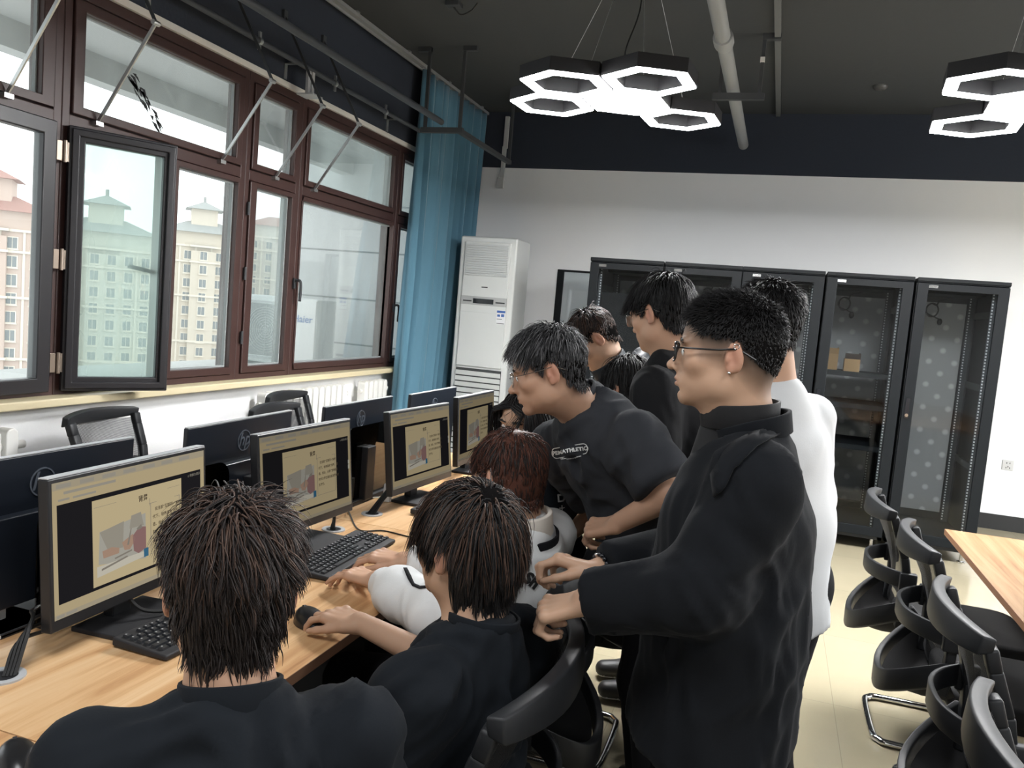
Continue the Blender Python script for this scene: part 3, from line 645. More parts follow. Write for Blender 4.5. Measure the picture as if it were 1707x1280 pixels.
def front_monitor(x, y, yaw, tilt, label, level=0.42, sx=0.51, sz=0.326, zb=0.06):
    EM = EMS[level]
    t = thing('desktop_monitor', (x, y, DZ), label, 'monitor', 'lit monitors facing the students', -yaw)
    T = Matrix.Translation((0, 0, zb)) @ tiltM(tilt)
    W2 = sx / 2
    b = MB(T); b.bb(-0.028, 0.0, -W2, W2, 0, sz); b.bb(-0.045, -0.025, -W2 * 0.6, W2 * 0.6, 0.03, sz * 0.75); b.build('housing', M['black_pl'], t, bevel=0.004)
    MB(T).bb(-0.026, -0.002, -W2 + 0.002, W2 - 0.002, sz, sz + 0.0022).build('top_edge', M['grey_pl'], t)
    ix0, ix1, iz0, iz1 = -W2 + 0.010, W2 - 0.010, 0.026, sz - 0.010
    b = MB(T); b.bb(-0.001, 0.0008, ix0, ix1, iz0, iz1); sc = b.build('screen', EM['beige'], t)
    wI, hI = ix1 - ix0, iz1 - iz0
    def q(bm, u0, u1, v0, v1, lay): bm.bb(0.0006, 0.0008 + 0.0003 * lay, ix0 + wI * u0, ix0 + wI * u1, iz0 + hI * v0, iz0 + hI * v1)
    b = MB(T); q(b, 0, 1, 0.945, 1, 1); q(b, 0.0, 1, 0.0, 0.035, 1); b.m = 1
    for k in range(7): q(b, 0.02 + k * 0.13, 0.10 + k * 0.13, 0.955, 0.985, 2)
    q(b, 0.06, 0.36, 0.905, 0.925, 2); q(b, 0.03, 0.09, 0.86, 0.875, 2); q(b, 0.11, 0.24, 0.86, 0.875, 2); q(b, 0.01, 0.05, 0.007, 0.028, 2); q(b, 0.06, 0.12, 0.007, 0.028, 2)
    b.build('browser_bars', [EM['bar'], EM['grey']], sc)
    b = MB(T); q(b, 0.022, 0.970, 0.105, 0.835, 1); b.build('viewer_background', EM['dark'], sc)
    b = MB(T); q(b, 0.965, 0.982, 0.50, 0.545, 3); q(b, 0.965, 0.982, 0.44, 0.49, 3); b.build('side_buttons', EM['white'], sc)
    text_mesh('viewer_caption', '⊙ 转换为演示', hI * 0.028, EM['grey'], T @ Matrix.Translation((0.002, ix0 + wI * 0.915, iz0 + hI * 0.80)) @ Matrix(((0, 0, 1, 0), (1, 0, 0, 0), (0, 1, 0, 0), (0, 0, 0, 1))), sc)
    b = MB(T); q(b, 0.215, 0.815, 0.130, 0.800, 2); b.build('page', EM['page'], sc)
    b = MB(T); q(b, 0.585, 0.5875, 0.24, 0.66, 3); q(b, 0.585, 0.80, 0.228, 0.231, 3); q(b, 0.575, 0.63, 0.655, 0.658, 3); q(b, 0.76, 0.80, 0.655, 0.658, 3); q(b, 0.797, 0.7995, 0.228, 0.655, 3); q(b, 0.58, 0.582, 0.64, 0.70, 3)
    b.build('text_frame', EM['shade'], sc)
    b = MB(T); q(b, 0.225, 0.36, 0.742, 0.744, 3); b.build('header_line', EM['shade'], sc)
    b = MB(T); q(b, 0.71, 0.80, 0.742, 0.744, 3); b.build('header_line', EM['shade'], sc)
    b = MB(T); q(b, 0.535, 0.565, 0.225, 0.295, 6); b.build('blue_square', EM['blue'], sc)
    # the slide's illustration: pink hands drawing at a table, as flat shapes
    def poly(bm, pts, lay):
        vs = [(0.0008 + 0.0003 * lay, ix0 + wI * (0.23 + 0.32 * u), iz0 + hI * (0.19 + 0.42 * v)) for u, v in pts]
        bm.add(vs, [tuple(range(len(vs)))])
    b = MB(T)
    poly(b, [(0.05, 0.25), (1, 0.05), (1, 0.95), (0.08, 0.85)], 3); b.m = 1
    poly(b, [(0.08, 0.84), (0.55, 0.92), (0.52, 0.42), (0.22, 0.48)], 4); poly(b, [(0.7, 0.98), (0.9, 1.0), (0.96, 0.72), (0.66, 0.74)], 4); b.m = 2
    poly(b, [(0.12, 0.48), (0.30, 0.50), (0.45, 0.44), (0.44, 0.34), (0.14, 0.34)], 5); poly(b, [(0.5, 0.52), (0.72, 0.62), (0.78, 0.50), (0.66, 0.34), (0.55, 0.36)], 5); b.m = 3
    poly(b, [(0.72, 0.58), (0.86, 0.72), (1.0, 0.68), (1.0, 0.26), (0.84, 0.20), (0.74, 0.28)], 5); b.m = 4
    poly(b, [(0.02, 0.22), (0.95, 0.20), (0.98, 0.10), (0.02, 0.02)], 4); b.m = 5
    poly(b, [(0.6, 0.44), (0.68, 0.74), (0.70, 0.74), (0.64, 0.44)], 6); poly(b, [(0.80, 0.70), (0.90, 0.76), (0.92, 0.68), (0.83, 0.66)], 6); poly(b, [(0.1, 0.16), (0.6, 0.24), (0.62, 0.21), (0.1, 0.12)], 6); poly(b, [(0.35, 0.28), (0.7, 0.33), (0.7, 0.30), (0.36, 0.25)], 6)
    b.build('slide_picture', [EM['mist'], EM['grey'], EM['tan'], EM['plum'], EM['white'], EM['shade']], sc)
    TX = Matrix(((0, 0, 1, 0), (1, 0, 0, 0), (0, 1, 0, 0), (0, 0, 0, 1)))
    text_mesh('slide_title', '背景', hI * 0.055, EM['ink'], T @ Matrix.Translation((0.0022, ix0 + wI * 0.535, iz0 + hI * 0.715)) @ TX, sc, bold=0.0004)
    body = '   在当前“互联网+”的时\n代下，培养具有“创新、创\n造、创业、分享”精神的新\n时代大学生是目前发展的必\n然趋势。'
    text_mesh('slide_text', body, hI * 0.0345, EM['ink'], T @ Matrix.Translation((0.0022, ix0 + wI * 0.598, iz0 + hI * 0.47)) @ TX, sc, align='LEFT', line=1.85, bold=0.0002)
    b = MB(); b.bb(-0.075, -0.045, -0.03, 0.03, 0.01, zb + 0.14); b.build('stand_neck', M['black_pl'], t, bevel=0.004)
    MB().bb(-0.085, 0.10, -0.115, 0.115, 0.0, 0.012).build('stand_base', M['black_mat'], t, bevel=0.003)
    return t
front_monitor(-1.375, 1.520, R_(-2.4), R_(4), 'lit monitor nearest the camera showing the slide in full', 0.72)
front_monitor(-1.373, 2.264, R_(2.5), R_(6), 'lit monitor second from the camera, right above the typed keyboard')
front_monitor(-1.320, 3.033, R_(4.2), R_(7), 'lit monitor third from the camera, tilted back beside the small white adapter')
front_monitor(-1.360, 3.750, R_(-0.4), R_(4), 'lit monitor farthest from the camera in front of the tall air conditioner', 0.30)

def back_monitor(x, y, yaw, zt, label, sx=0.55, sz=0.335, tilt=0.03):
    t = thing('desktop_monitor', (x, y, DZ), label, 'monitor', 'dark monitor backs on the window side', yaw + PI)
    zb = zt - DZ - sz; T = Matrix.Translation((0, 0, zb)) @ tiltM(tilt); W2 = sx / 2
    b = MB(T); b.bb(-0.016, 0.0, -W2, W2, 0, sz); b.bb(-0.040, -0.012, -W2 * 0.55, W2 * 0.55, 0.0, sz * 0.62); b.build('housing', M['dark_back'], t, bevel=0.004)
    MB(T).bb(0.0, 0.0012, -W2 + 0.008, W2 - 0.008, 0.02, sz - 0.008).build('screen', M['black_gloss'], t)
    MB(T).bb(-0.0158, -0.002, -W2 + 0.002, W2 - 0.002, sz, sz + 0.002).build('top_edge', M['grey_pl'], t)
    LM = T @ Matrix.Translation((-0.0165, 0, sz * 0.795)) @ Matrix(((0, 0, -1, 0), (-1, 0, 0, 0), (0, 1, 0, 0), (0, 0, 0, 1)))
    hp_logo(t, LM, 0.034, M['logo_grey'])
    MB().bb(-0.085, -0.05, -0.035, 0.035, 0.01, zb + 0.16).build('stand_neck', M['black_pl'], t, bevel=0.004)
    MB().bb(-0.045, 0.12, -0.115, 0.115, 0, 0.012).build('stand_base', M['black_mat'], t, bevel=0.003)
    return t
M['logo_grey'] = mat('logo_grey', (0.10, 0.115, 0.14), 0.3, 0.3)
back_monitor(-1.585, 1.41, 0.0, 1.150, 'dark back of a monitor at the left picture edge behind the nearest lit screen')
back_monitor(-1.595, 2.16, R_(2), 1.150, 'dark monitor back with a round emblem between the first two lit screens')
back_monitor(-1.572, 2.875, 0.0, 1.150, 'dark monitor back with a round emblem between the second and third lit screens')
back_monitor(-1.55, 3.555, R_(0.5), 1.150, 'dark monitor back with a round emblem in front of the blue curtain')

# dark acrylic dividers along the desk centre
ACR = glass('divider_acrylic', (0.10, 0.10, 0.095), 0.10)
def divider(y0, y1, label, zt=1.10):
    t = thing('desk_divider', (XDM + 0.0, (y0 + y1) / 2, DZ), label, 'divider', 'dark acrylic dividers along the middle of the desks')
    h = (y1 - y0) / 2; n = 6; pts = [(-h, 0.012), (h, 0.012)]
    for k in range(n + 1): a = R_(90 * k / n); pts.append((h - 0.05 + 0.05 * math.cos(a), zt - DZ - 0.05 + 0.05 * math.sin(a)))
    for k in range(n + 1): a = R_(90 + 90 * k / n); pts.append((-h + 0.05 + 0.05 * math.cos(a), zt - DZ - 0.05 + 0.05 * math.sin(a)))
    MB().prism(pts, -0.002, 0.002, 'x').build('panel', ACR, t)
    MB().bb(-0.02, 0.02, -h + 0.02, h - 0.02, 0, 0.018).build('base_rail', M['black_mat'], t)
    return t
divider(1.36, 2.02, 'dark acrylic divider with rounded corners behind the nearest lit screen', 1.045)
divider(2.71, 3.35, 'dark acrylic divider with rounded corners beside the third lit screen', 1.06)
p = onz(40, 1010, DZ)
t = thing('white_tray', (-1.60, 1.33, DZ), 'white plate lying on the desk beside the divider at the left edge', 'tray')
MB().bb(-0.10, 0.06, -0.16, 0.10, 0, 0.012).build('plate', M['white_pl'], t, bevel=0.004)

t = thing('power_strip', (-1.64, 1.20, DZ), 'white power strip lying behind the acrylic divider at the left edge', 'power strip')
MB().bb(-0.03, 0.03, -0.17, 0.17, 0, 0.038).build('body', M['white_pl'], t, bevel=0.004)
b = MB()
for k in range(6): b.bb(-0.018, 0.018, -0.145 + k * 0.05, -0.115 + k * 0.05, 0.037, 0.0395)
b.build('sockets', M['black_mat'], t)
# keyboards
KEYM = [mat('key_black', (0.014, 0.016, 0.020), 0.45), mat('key_print', (0.42, 0.42, 0.42), 0.6)]
def keyboard(x, y, rz, label):
    t = thing('computer_keyboard', (x, y, DZ), label, 'keyboard', 'black keyboards on the desks', rz)
    L, Wd = 0.445, 0.150
    T = Matrix.Rotation(R_(-0.0), 4, 'Y')
    b = MB(T); b.prism([(-Wd / 2, 0.004), (Wd / 2, 0.002), (Wd / 2, 0.014), (-Wd / 2, 0.024)], -L / 2, L / 2, 'y'); b.build('case', M['black_mat'], t, bevel=0.004)
    rows = [(-0.058, [1] * 4 + [0.4] + [1] * 4), ]
    b = MB(); pitch = 0.0190
    def key(u, r, w):   # u along y in key units, r row from back
        xx = -0.052 + r * 0.0195; z = 0.0255 - (xx + Wd / 2) * 0.067; yy = -L / 2 + 0.012 + (u + w / 2) * pitch
        b.m = 0; d = w * pitch - 0.003
        b.add([(xx - 0.008, yy - d / 2, z - 0.004), (xx + 0.008, yy - d / 2, z - 0.005), (xx + 0.008, yy + d / 2, z - 0.005), (xx - 0.008, yy + d / 2, z - 0.004),
               (xx - 0.006, yy - d / 2 + 0.002, z + 0.004), (xx + 0.006, yy - d / 2 + 0.002, z + 0.0032), (xx + 0.006, yy + d / 2 - 0.002, z + 0.0032), (xx - 0.006, yy + d / 2 - 0.002, z + 0.004)],
              [(4, 5, 6, 7), (0, 1, 5, 4), (1, 2, 6, 5), (2, 3, 7, 6), (3, 0, 4, 7)])
        if w < 4:
            b.m = 1; b.add([(xx - 0.0045, yy - 0.004, z + 0.0045), (xx - 0.0005, yy - 0.004, z + 0.0043), (xx - 0.0005, yy - 0.0005, z + 0.0043), (xx - 0.0045, yy - 0.0005, z + 0.0045)], [(0, 1, 2, 3)])
    for u in [0] + [2 + k for k in range(4)] + [6.5 + k for k in range(4)] + [11 + k for k in range(4)]: key(u, 0, 1)
    for k in range(13): key(k, 1, 1)
    key(13, 1, 2); key(0, 2, 1.5)
    for k in range(12): key(1.5 + k, 2, 1)
    key(13.5, 2, 1.5); key(0, 3, 1.75)
    for k in range(11): key(1.75 + k, 3, 1)
    key(12.75, 3, 2.25); key(0, 4, 2.25)
    for k in range(10): key(2.25 + k, 4, 1)
    key(12.25, 4, 2.75); key(0, 5, 1.25); key(1.25, 5, 1.25); key(2.5, 5, 1.25); key(3.75, 5, 6.25)
    for k in range(4): key(10 + 1.25 * k, 5, 1.25)
    for r in (1, 2):
        for k in range(3): key(15.3 + k, r, 1)
    key(16.3, 4, 1)
    for k in range(3): key(15.3 + k, 5, 1); key(15.3 + k, 0, 1)
    for r in range(1, 6):
        for k in range(4): key(18.6 + k, r, 1)
    b.build('keys', KEYM, t)
    return t
keyboard(-1.235, 1.60, R_(-1.5), 'black keyboard below the nearest lit screen, half hidden by the dark haired head')
keyboard(-1.215, 2.205, R_(1.5), 'black keyboard under the two typing hands')
keyboard(-1.20, 3.02, R_(2), 'black keyboard in front of the third lit screen')

# mice
def mouse(x, y, rz, label):
    t = thing('computer_mouse', (x, y, DZ), label, 'mouse', None, rz)
    b = MB(); n, m_ = 20, 10; vs = []; fs = []
    for i in range(m_ + 1):
        th = PI / 2 * i / m_
        for k in range(n):
            a = 2 * PI * k / n; rx = 0.058 * (1 + 0.04 * math.cos(a)); ry = 0.033 * (1 - 0.08 * math.cos(2 * a))
            s = math.cos(th) ** 0.6; vs.append((rx * math.cos(a) * s, ry * math.sin(a) * s, 0.002 + 0.036 * math.sin(th) * (1 - 0.15 * math.cos(a) * s)))
    for i in range(m_):
        for k in range(n): k2 = (k + 1) % n; fs.append((i * n + k, i * n + k2, (i + 1) * n + k2, (i + 1) * n + k))
    fs.append(tuple(reversed(range(n)))); b.add(vs, fs); b.build('shell', mat('mouse_black', (0.012, 0.012, 0.013), 0.28), t, smooth=True)
    MB().lathe([(0.010, -0.003), (0.010, 0.003)], (-0.030, 0, 0.030), 12, 'y').build('wheel', M['black_mat'], t)
    return t
mp_ = onz(28, 1262, DZ + 0.02); mouse(mp_.x, mp_.y, R_(-35), 'black computer mouse at the lower left corner of the near desk')
mp2 = onz(517, 1028, DZ + 0.02); mouse(mp2.x, mp2.y, R_(-30), 'black computer mouse under the hand of the student in the black T-shirt')

# grommets, cables, adapter
def grommet(px, py, label):
    p = onz(px, py, DZ); t = thing('cable_grommet', (p.x, p.y, DZ), label, 'cable grommet', 'round cable grommets in the desk tops')
    b = MB(); n = 24; b.ring([(0.040 * math.cos(2 * PI * k / n), 0.040 * math.sin(2 * PI * k / n)) for k in range(n)], [(0.026 * math.cos(2 * PI * k / n), 0.026 * math.sin(2 * PI * k / n)) for k in range(n)], 0, 0.004); b.build('rim', M['grey_pl'], t)
    MB().lathe([(0.027, 0.0005), (0.027, 0.001)], seg=20).build('opening', M['black_mat'], t)
    return p
g1 = grommet(6, 1128, 'grey cable grommet at the left edge below the nearest screen')
g2 = grommet(556, 883, 'grey cable grommet between the second screen and its keyboard')
g3 = grommet(620, 857, 'grey cable grommet in front of the acrylic divider by the third screen')
def cables(name, start, ends, r, label, n=1, sag=0.0):
    t = thing(name, start, label, 'cable')
    for k, path in enumerate(ends):
        MB().tube([p - Vector(start) for p in smooth_path([Vector(q) for q in path], 8)], r, 6).build('cord', M['cable'], t, smooth=True)
    return t
def off(p, dx, dy, dz): return (p.x + dx, p.y + dy, p.z + dz)
cables('cable_bundle', g1, [[off(g1, 0.005 * k, 0.004 * k, 0.0), off(g1, -0.02, 0.05 + 0.01 * k, 0.05 + 0.012 * k), off(g1, -0.03 - 0.02 * k, 0.16, 0.045 + 0.01 * k), (-1.48, 1.50 + 0.02 * k, 0.80 + 0.012 * k), (-1.47, 1.55, 0.86)] for k in range(4)], 0.0042, 'black cables rising from the left grommet behind the nearest screen')
cables('cable_bundle', g2, [[off(g2, 0.006 * k - 0.01, 0, 0.0), off(g2, -0.01, 0.0, 0.05 + 0.01 * k), off(g2, -0.06, -0.10, 0.06 + 0.008 * k), (-1.45, 2.28, 0.84 + 0.01 * k)] for k in range(3)], 0.004, 'black cables curling from the grommet beside the second screen')
cables('cable_bundle', g3, [[off(g3, 0.008 * k - 0.016, 0, 0.0), off(g3, 0.0 + 0.006 * k, 0.06, 0.05), off(g3, 0.0 + 0.006 * k, 0.16, 0.09), (-1.40, 3.0, 0.86 + 0.01 * k)] for k in range(4)], 0.004, 'black cables leaning from the grommet towards the third screen')
pA, pB, pC, pD = onz(580, 853, DZ), onz(598, 884, DZ), onz(640, 886, DZ), onz(694, 898, DZ)
cables('keyboard_cord', pA, [[(pA.x - 0.05, pA.y, DZ + 0.02), off(pA, 0, 0, 0.004), off(pB, 0, 0, 0.003), off(pC, 0, 0, 0.003), off(pD, 0, 0, 0.003), (pD.x + 0.1, pD.y + 0.06, DZ + 0.003)]], 0.0026, 'thin black cord lying on the desk behind the typed keyboard')
pK = onz(240, 985, DZ + 0.03)
cables('monitor_cord', (-1.33, 1.62, DZ), [[(-1.40, 1.66, 0.85), (-1.33, 1.68, 0.80), (-1.31, 1.60, 0.775), (-1.36, 1.52, 0.78), (-1.42, 1.50, 0.84)]], 0.005, 'black cord looping under the nearest lit screen')
ap = onz(645, 836, DZ); t = thing('power_adapter', (ap.x, ap.y, DZ), 'small white power adapter standing on the desk beside the third screen', 'adapter')
b = MB(); b.prism([(-0.016, 0), (0.016, 0), (0.013, 0.075), (-0.013, 0.075)], -0.013, 0.013, 'y'); b.build('body', M['white_pl'], t, bevel=0.004)
MB().tube(smooth_path([(0, 0, 0.01), (-0.05, 0.02, 0.006), (-0.10, -0.05, 0.006)], 6), 0.003, 6).build('lead', M['white_pl'], t, smooth=True)
M['table'] = wood('table_laminate', 'y', 0.36); M['table'].node_tree.nodes['Principled BSDF'].inputs['Roughness'].default_value = 0.6; M['table'].node_tree.nodes['Principled BSDF'].inputs['Specular IOR Level'].default_value = 0.25
# right-hand meeting table
t = thing('meeting_table', (1.55, 2.2, 0), 'wood laminate table at the right picture edge with black chairs pushed in', 'table')
MB().bb(-0.75, 0.75, -1.6, 1.82, DZ - 0.025, DZ).build('tabletop', M['table'], t)
ew = mat('edge_warm', (0.24, 0.12, 0.065), 0.5)
MB().bb(-0.7515, -0.75, -1.6, 1.82, DZ - 0.025, DZ - 0.0005).build('edge_band', ew, t); MB().bb(-0.75, 0.75, 1.82, 1.8215, DZ - 0.025, DZ - 0.0005).build('edge_band', ew, t)
for x in (-0.45, 0.6):
    for y in (-1.45, 1.55): MB().bb(x - 0.03, x + 0.03, y - 0.03, y + 0.03, 0, DZ - 0.025).build('leg', M['black_mat'], t)
MB().bb(-0.02, 0.02, -1.4, 1.5, 0.3, DZ - 0.03).build('modesty_panel', M['black_mat'], t)

# ------------------------------------------------------------------ cantilever mesh chairs (front is local +x)
MESHM = mat('chair_mesh', (0.012, 0.012, 0.014), 0.7); nt = MESHM.node_tree
tr = nt.nodes.new('ShaderNodeBsdfTransparent'); mxs = nt.nodes.new('ShaderNodeMixShader'); tc = nt.nodes.new('ShaderNodeTexCoord')
wv = nt.nodes.new('ShaderNodeTexWave'); wv.wave_type = 'BANDS'; wv.bands_direction = 'Z'; wv.inputs['Scale'].default_value = 75; wv.inputs['Distortion'].default_value = 0
gt = nt.nodes.new('ShaderNodeMath'); gt.operation = 'MULTIPLY'; gt.inputs[1].default_value = 0.5
nt.links.new(tc.outputs['Object'], wv.inputs['Vector']); nt.links.new(wv.outputs['Fac'], gt.inputs[0])
nt.links.new(gt.outputs[0], mxs.inputs[0]); nt.links.new(nt.nodes['Principled BSDF'].outputs[0], mxs.inputs[1]); nt.links.new(tr.outputs[0], mxs.inputs[2])
nt.links.new(mxs.outputs[0], nt.nodes['Material Output'].inputs[0])
FRAMEM = mat('chair_frame', (0.013, 0.014, 0.016), 0.5, spec=0.35); PADM = mat('chair_fabric', (0.012, 0.012, 0.013), 0.9, bump=(300, 0.2, 0.002))
CH_H = 0.94
def chair(loc, rz, label, group, tilt=0.16, h=CH_H):
    t = thing('mesh_chair', loc, label, 'chair', group, rz)
    zs = 0.44
    def bx(z): return -0.235 - max(0, z - 0.50) * tilt + 0.035 * math.sin(max(0, min(1, (z - 0.48) / 0.4)) * PI)     # x of the back at height z
    # seat with rounded front
    b = MB(); pts = rrect(0.46, 0.48, 0.09, 6, 0.02, 0); b.prism(pts, zs - 0.02, zs + 0.045); b.build('seat', PADM, t, smooth=True, bevel=0.018, bseg=3)
    b = MB(); b.prism(rrect(0.40, 0.42, 0.08, 5, 0.0, 0), zs - 0.045, zs - 0.02); b.build('seat_pan', FRAMEM, t, smooth=True)
    # back: two posts, deep curved top rail, mesh between them
    hw = 0.225
    def strip(path, w, th, bow=0.0):
        pass
    for s in (-1, 1):
        b = MB(); zz = [0.47, 0.55, 0.65, 0.75, 0.85, h - 0.04]
        for a, c in zip(zz[:-1], zz[1:]):
            ya = s * (hw - 0.03 * (1 - (a - 0.47) / (h - 0.5))); yc = s * (hw - 0.03 * (1 - (c - 0.47) / (h - 0.5)))
            b.bar((bx(a), ya, a), (bx(c), yc, c + 0.004), 0.045, 0.030, (1, 0, 0))
        b.build('back_post', FRAMEM, t, smooth=True, bevel=0.006)
    b = MB(); n = 14; vs = []; fs = []
    for i in range(n + 1):
        u = -1 + 2 * i / n; y = u * (hw + 0.022); bow = 0.055 * (1 - u * u)
        xt = bx(h) - bow; dep = 0.072 - 0.030 * u * u
        for (dx, dz) in ((0.016, 0.0), (-0.016, 0.004), (-0.022, -dep), (0.010, -dep * 0.8)): vs.append((xt + dx, y, h + dz - 0.012 * u * u))
    for i in range(n):
        for k in range(4): fs.append((i * 4 + k, i * 4 + (k + 1) % 4, (i + 1) * 4 + (k + 1) % 4, (i + 1) * 4 + k))
    fs += [(3, 2, 1, 0), tuple(n * 4 + k for k in range(4))]; b.add(vs, fs); b.build('top_rail', FRAMEM, t, smooth=True, bevel=0.005)
    b = MB(); nz, ny = 10, 10; vs = []; fs = []
    for j in range(nz + 1):
        z = 0.50 + (h - 0.055 - 0.50) * j / nz
        for i in range(ny + 1):
            u = -1 + 2 * i / ny; vs.append((bx(z) - 0.045 * (1 - u * u) * (0.3 + 0.7 * j / nz), u * (hw - 0.01 - 0.03 * (1 - j / nz)), z))
    for j in range(nz):
        for i in range(ny): fs.append((j * (ny + 1) + i, j * (ny + 1) + i + 1, (j + 1) * (ny + 1) + i + 1, (j + 1) * (ny + 1) + i))
    b.add(vs, fs); b.build('back_mesh', MESHM, t, smooth=True)
    def band(z0, hgt, out, ya, th, name, drop=0.0):
        b = MB(); n = 16; vs = []; fs = []
        for i in range(n + 1):
            u = -1 + 2 * i / n; y = u * ya; x = bx(z0) - 0.01 - out * (1 - abs(u) ** 2.6); zc = z0 - drop * (1 - u * u)
            for (dx, dz) in ((th / 2, hgt / 2), (-th / 2, hgt / 2), (-th / 2, -hgt / 2), (th / 2, -hgt / 2)): vs.append((x + dx, y, zc + dz))
        for i in range(n):
            for k in range(4): fs.append((i * 4 + k, i * 4 + (k + 1) % 4, (i + 1) * 4 + (k + 1) % 4, (i + 1) * 4 + k))
        fs += [(3, 2, 1, 0), tuple(n * 4 + k for k in range(4))]; b.add(vs, fs); return b.build(name, FRAMEM, t, smooth=True, bevel=0.004)
    band(0.665, 0.062, 0.115, hw + 0.008, 0.014, 'lumbar_band')
    band(0.55, 0.075, 0.16, hw + 0.012, 0.022, 'lower_loop', drop=0.13)
    for s in (-1, 1): MB().box((bx(0.66) + 0.0, s * (hw + 0.004), 0.66), (0.06, 0.03, 0.075)).build('lumbar_bracket', FRAMEM, t, smooth=True, bevel=0.006)
    for s in (-1, 1): MB().bar((bx(0.55) + 0.01, s * (hw + 0.0), 0.56), (-0.10, s * 0.20, zs - 0.02), 0.045, 0.03, (0, 1, 0)).build('back_bracket', FRAMEM, t, smooth=True, bevel=0.006)
    b = MB(); vs = []; fs = []; n = 14          # dark net slung inside the lower loop
    for j in range(7):
        v = j / 6
        for i in range(n + 1):
            u = -1 + 2 * i / n; zl = 0.55 - 0.13 * (1 - u * u); xl = bx(0.55) - 0.012 - 0.14 * (1 - abs(u) ** 2.6)
            x = xl + (-0.17 - xl) * v; z = zl + (0.425 - zl) * v - 0.03 * math.sin(v * PI) * (1 - u * u); vs.append((x, u * (hw - 0.01 - 0.02 * v), z))
    for j in range(6):
        for i in range(n): fs.append((j * (n + 1) + i, j * (n + 1) + i + 1, (j + 1) * (n + 1) + i + 1, (j + 1) * (n + 1) + i))
    b.add(vs, fs); b.build('lower_net', PADM, t, smooth=True)
    # bow-shaped chrome sled: from the seat front down, back along the floor, across behind
    path = []
    r = 0.06; fx, rx, yy = 0.24, -0.27, 0.215
    P = [(0.05, -yy, zs - 0.045), (fx - 0.05, -yy, zs - 0.05), (fx, -yy, zs - 0.10), (fx + 0.015, -yy, 0.10), (fx - 0.02, -yy, 0.020), (fx - 0.08, -yy, 0.0135), (rx + 0.08, -yy, 0.0135), (rx + 0.02, -yy + 0.02, 0.0135), (rx, -yy + 0.08, 0.0135),
         (rx, yy - 0.08, 0.0135), (rx + 0.02, yy - 0.02, 0.0135), (rx + 0.08, yy, 0.0135), (fx - 0.08, yy, 0.0135), (fx - 0.02, yy, 0.020), (fx + 0.015, yy, 0.10), (fx, yy, zs - 0.10), (fx - 0.05, yy, zs - 0.05), (0.05, yy, zs - 0.045)]
    MB().tube(smooth_path(P, 4), 0.0135, 10).build('sled_base', M['chrome'], t, smooth=True)
    return t
GR = 'black mesh chairs pushed in at the right table'
rc = chair((0.79, 3.57, 0), 0, 'black mesh chair farthest along the right table, its chrome sled bare on the floor', GR)
def again(loc, rz, label, group): return dup(rc, loc, rz, label, group)
again((0.84, 2.99, 0), 0, 'second farthest black mesh chair at the right table, just past the table corner', GR)
again((0.82, 2.24, 0), 0, 'black mesh chair third along the right table, its top rail overlapping the table edge', GR)
again((0.76, 1.50, 0), 0, 'black mesh chair in the lower right corner, nearest the camera at the right table', GR)
GD = 'black mesh chairs at the computer desk'
again((-0.66, 1.40, 0), PI, 'black mesh chair the student in the black T-shirt sits on', GD)
again((-0.74, 2.06, 0), PI, 'black mesh chair the student in the white jacket sits on', GD)
again((-0.70, 2.84, 0), PI, 'black mesh chair behind the bending man, its chrome sled on the open floor', GD)
again((-0.60, 0.62, 0), PI + 0.3, 'black mesh chair under the student seen from behind in front', GD)
GW = 'empty black mesh chairs on the window side'
again((-2.64, 3.02, 0), R_(8), 'empty black mesh chair by the window in front of the pale wall', GW)
again((-2.54, 4.36, 0), R_(6), 'empty black mesh chair in front of the middle radiator', GW)
again((-2.26, 3.82, 0), R_(4), 'empty black mesh chair peeping out between two monitor backs', GW)

# ------------------------------------------------------------------ server racks
RG = glass('rack_glass', (0.86, 0.88, 0.89), 0.04)
# perforated rear door: light spots through its holes are painted into the base colour as a lattice
PERF = mat('rack_perforated', (0.34, 0.345, 0.35), 0.5); nt = PERF.node_tree
tr = nt.nodes.new('ShaderNodeBsdfTransparent'); mxs = nt.nodes.new('ShaderNodeMixShader'); tc = nt.nodes.new('ShaderNodeTexCoord'); mp = nt.nodes.new('ShaderNodeMapping')
mp.inputs['Scale'].default_value = (7.4, 7.4, 7.4); mp.inputs['Rotation'].default_value = (0, R_(45), 0)
def fract_center(axis):
    s = nt.nodes.new('ShaderNodeSeparateXYZ'); nt.links.new(mp.outputs[0], s.inputs[0])
    f = nt.nodes.new('ShaderNodeMath'); f.operation = 'FRACT'; nt.links.new(s.outputs[axis], f.inputs[0])
    d = nt.nodes.new('ShaderNodeMath'); d.operation = 'SUBTRACT'; d.inputs[1].default_value = 0.5; nt.links.new(f.outputs[0], d.inputs[0])
    q = nt.nodes.new('ShaderNodeMath'); q.operation = 'POWER'; q.inputs[1].default_value = 2; nt.links.new(d.outputs[0], q.inputs[0]); return q
nt.links.new(tc.outputs['Object'], mp.inputs[0])
ad = nt.nodes.new('ShaderNodeMath'); nt.links.new(fract_center(0).outputs[0], ad.inputs[0]); nt.links.new(fract_center(2).outputs[0], ad.inputs[1])
mr = nt.nodes.new('ShaderNodeMapRange'); mr.interpolation_type = 'SMOOTHSTEP'; mr.inputs[1].default_value = 0.0; mr.inputs[2].default_value = 0.05; mr.inputs[3].default_value = 0.66; mr.inputs[4].default_value = 0.38
nt.links.new(ad.outputs[0], mr.inputs[0]); mxs.inputs[0].default_value = 0.2
cbn = nt.nodes.new('ShaderNodeCombineColor')
for _i in range(3): nt.links.new(mr.outputs[0], cbn.inputs[_i])
nt.links.new(cbn.outputs[0], nt.nodes['Principled BSDF'].inputs['Base Color'])
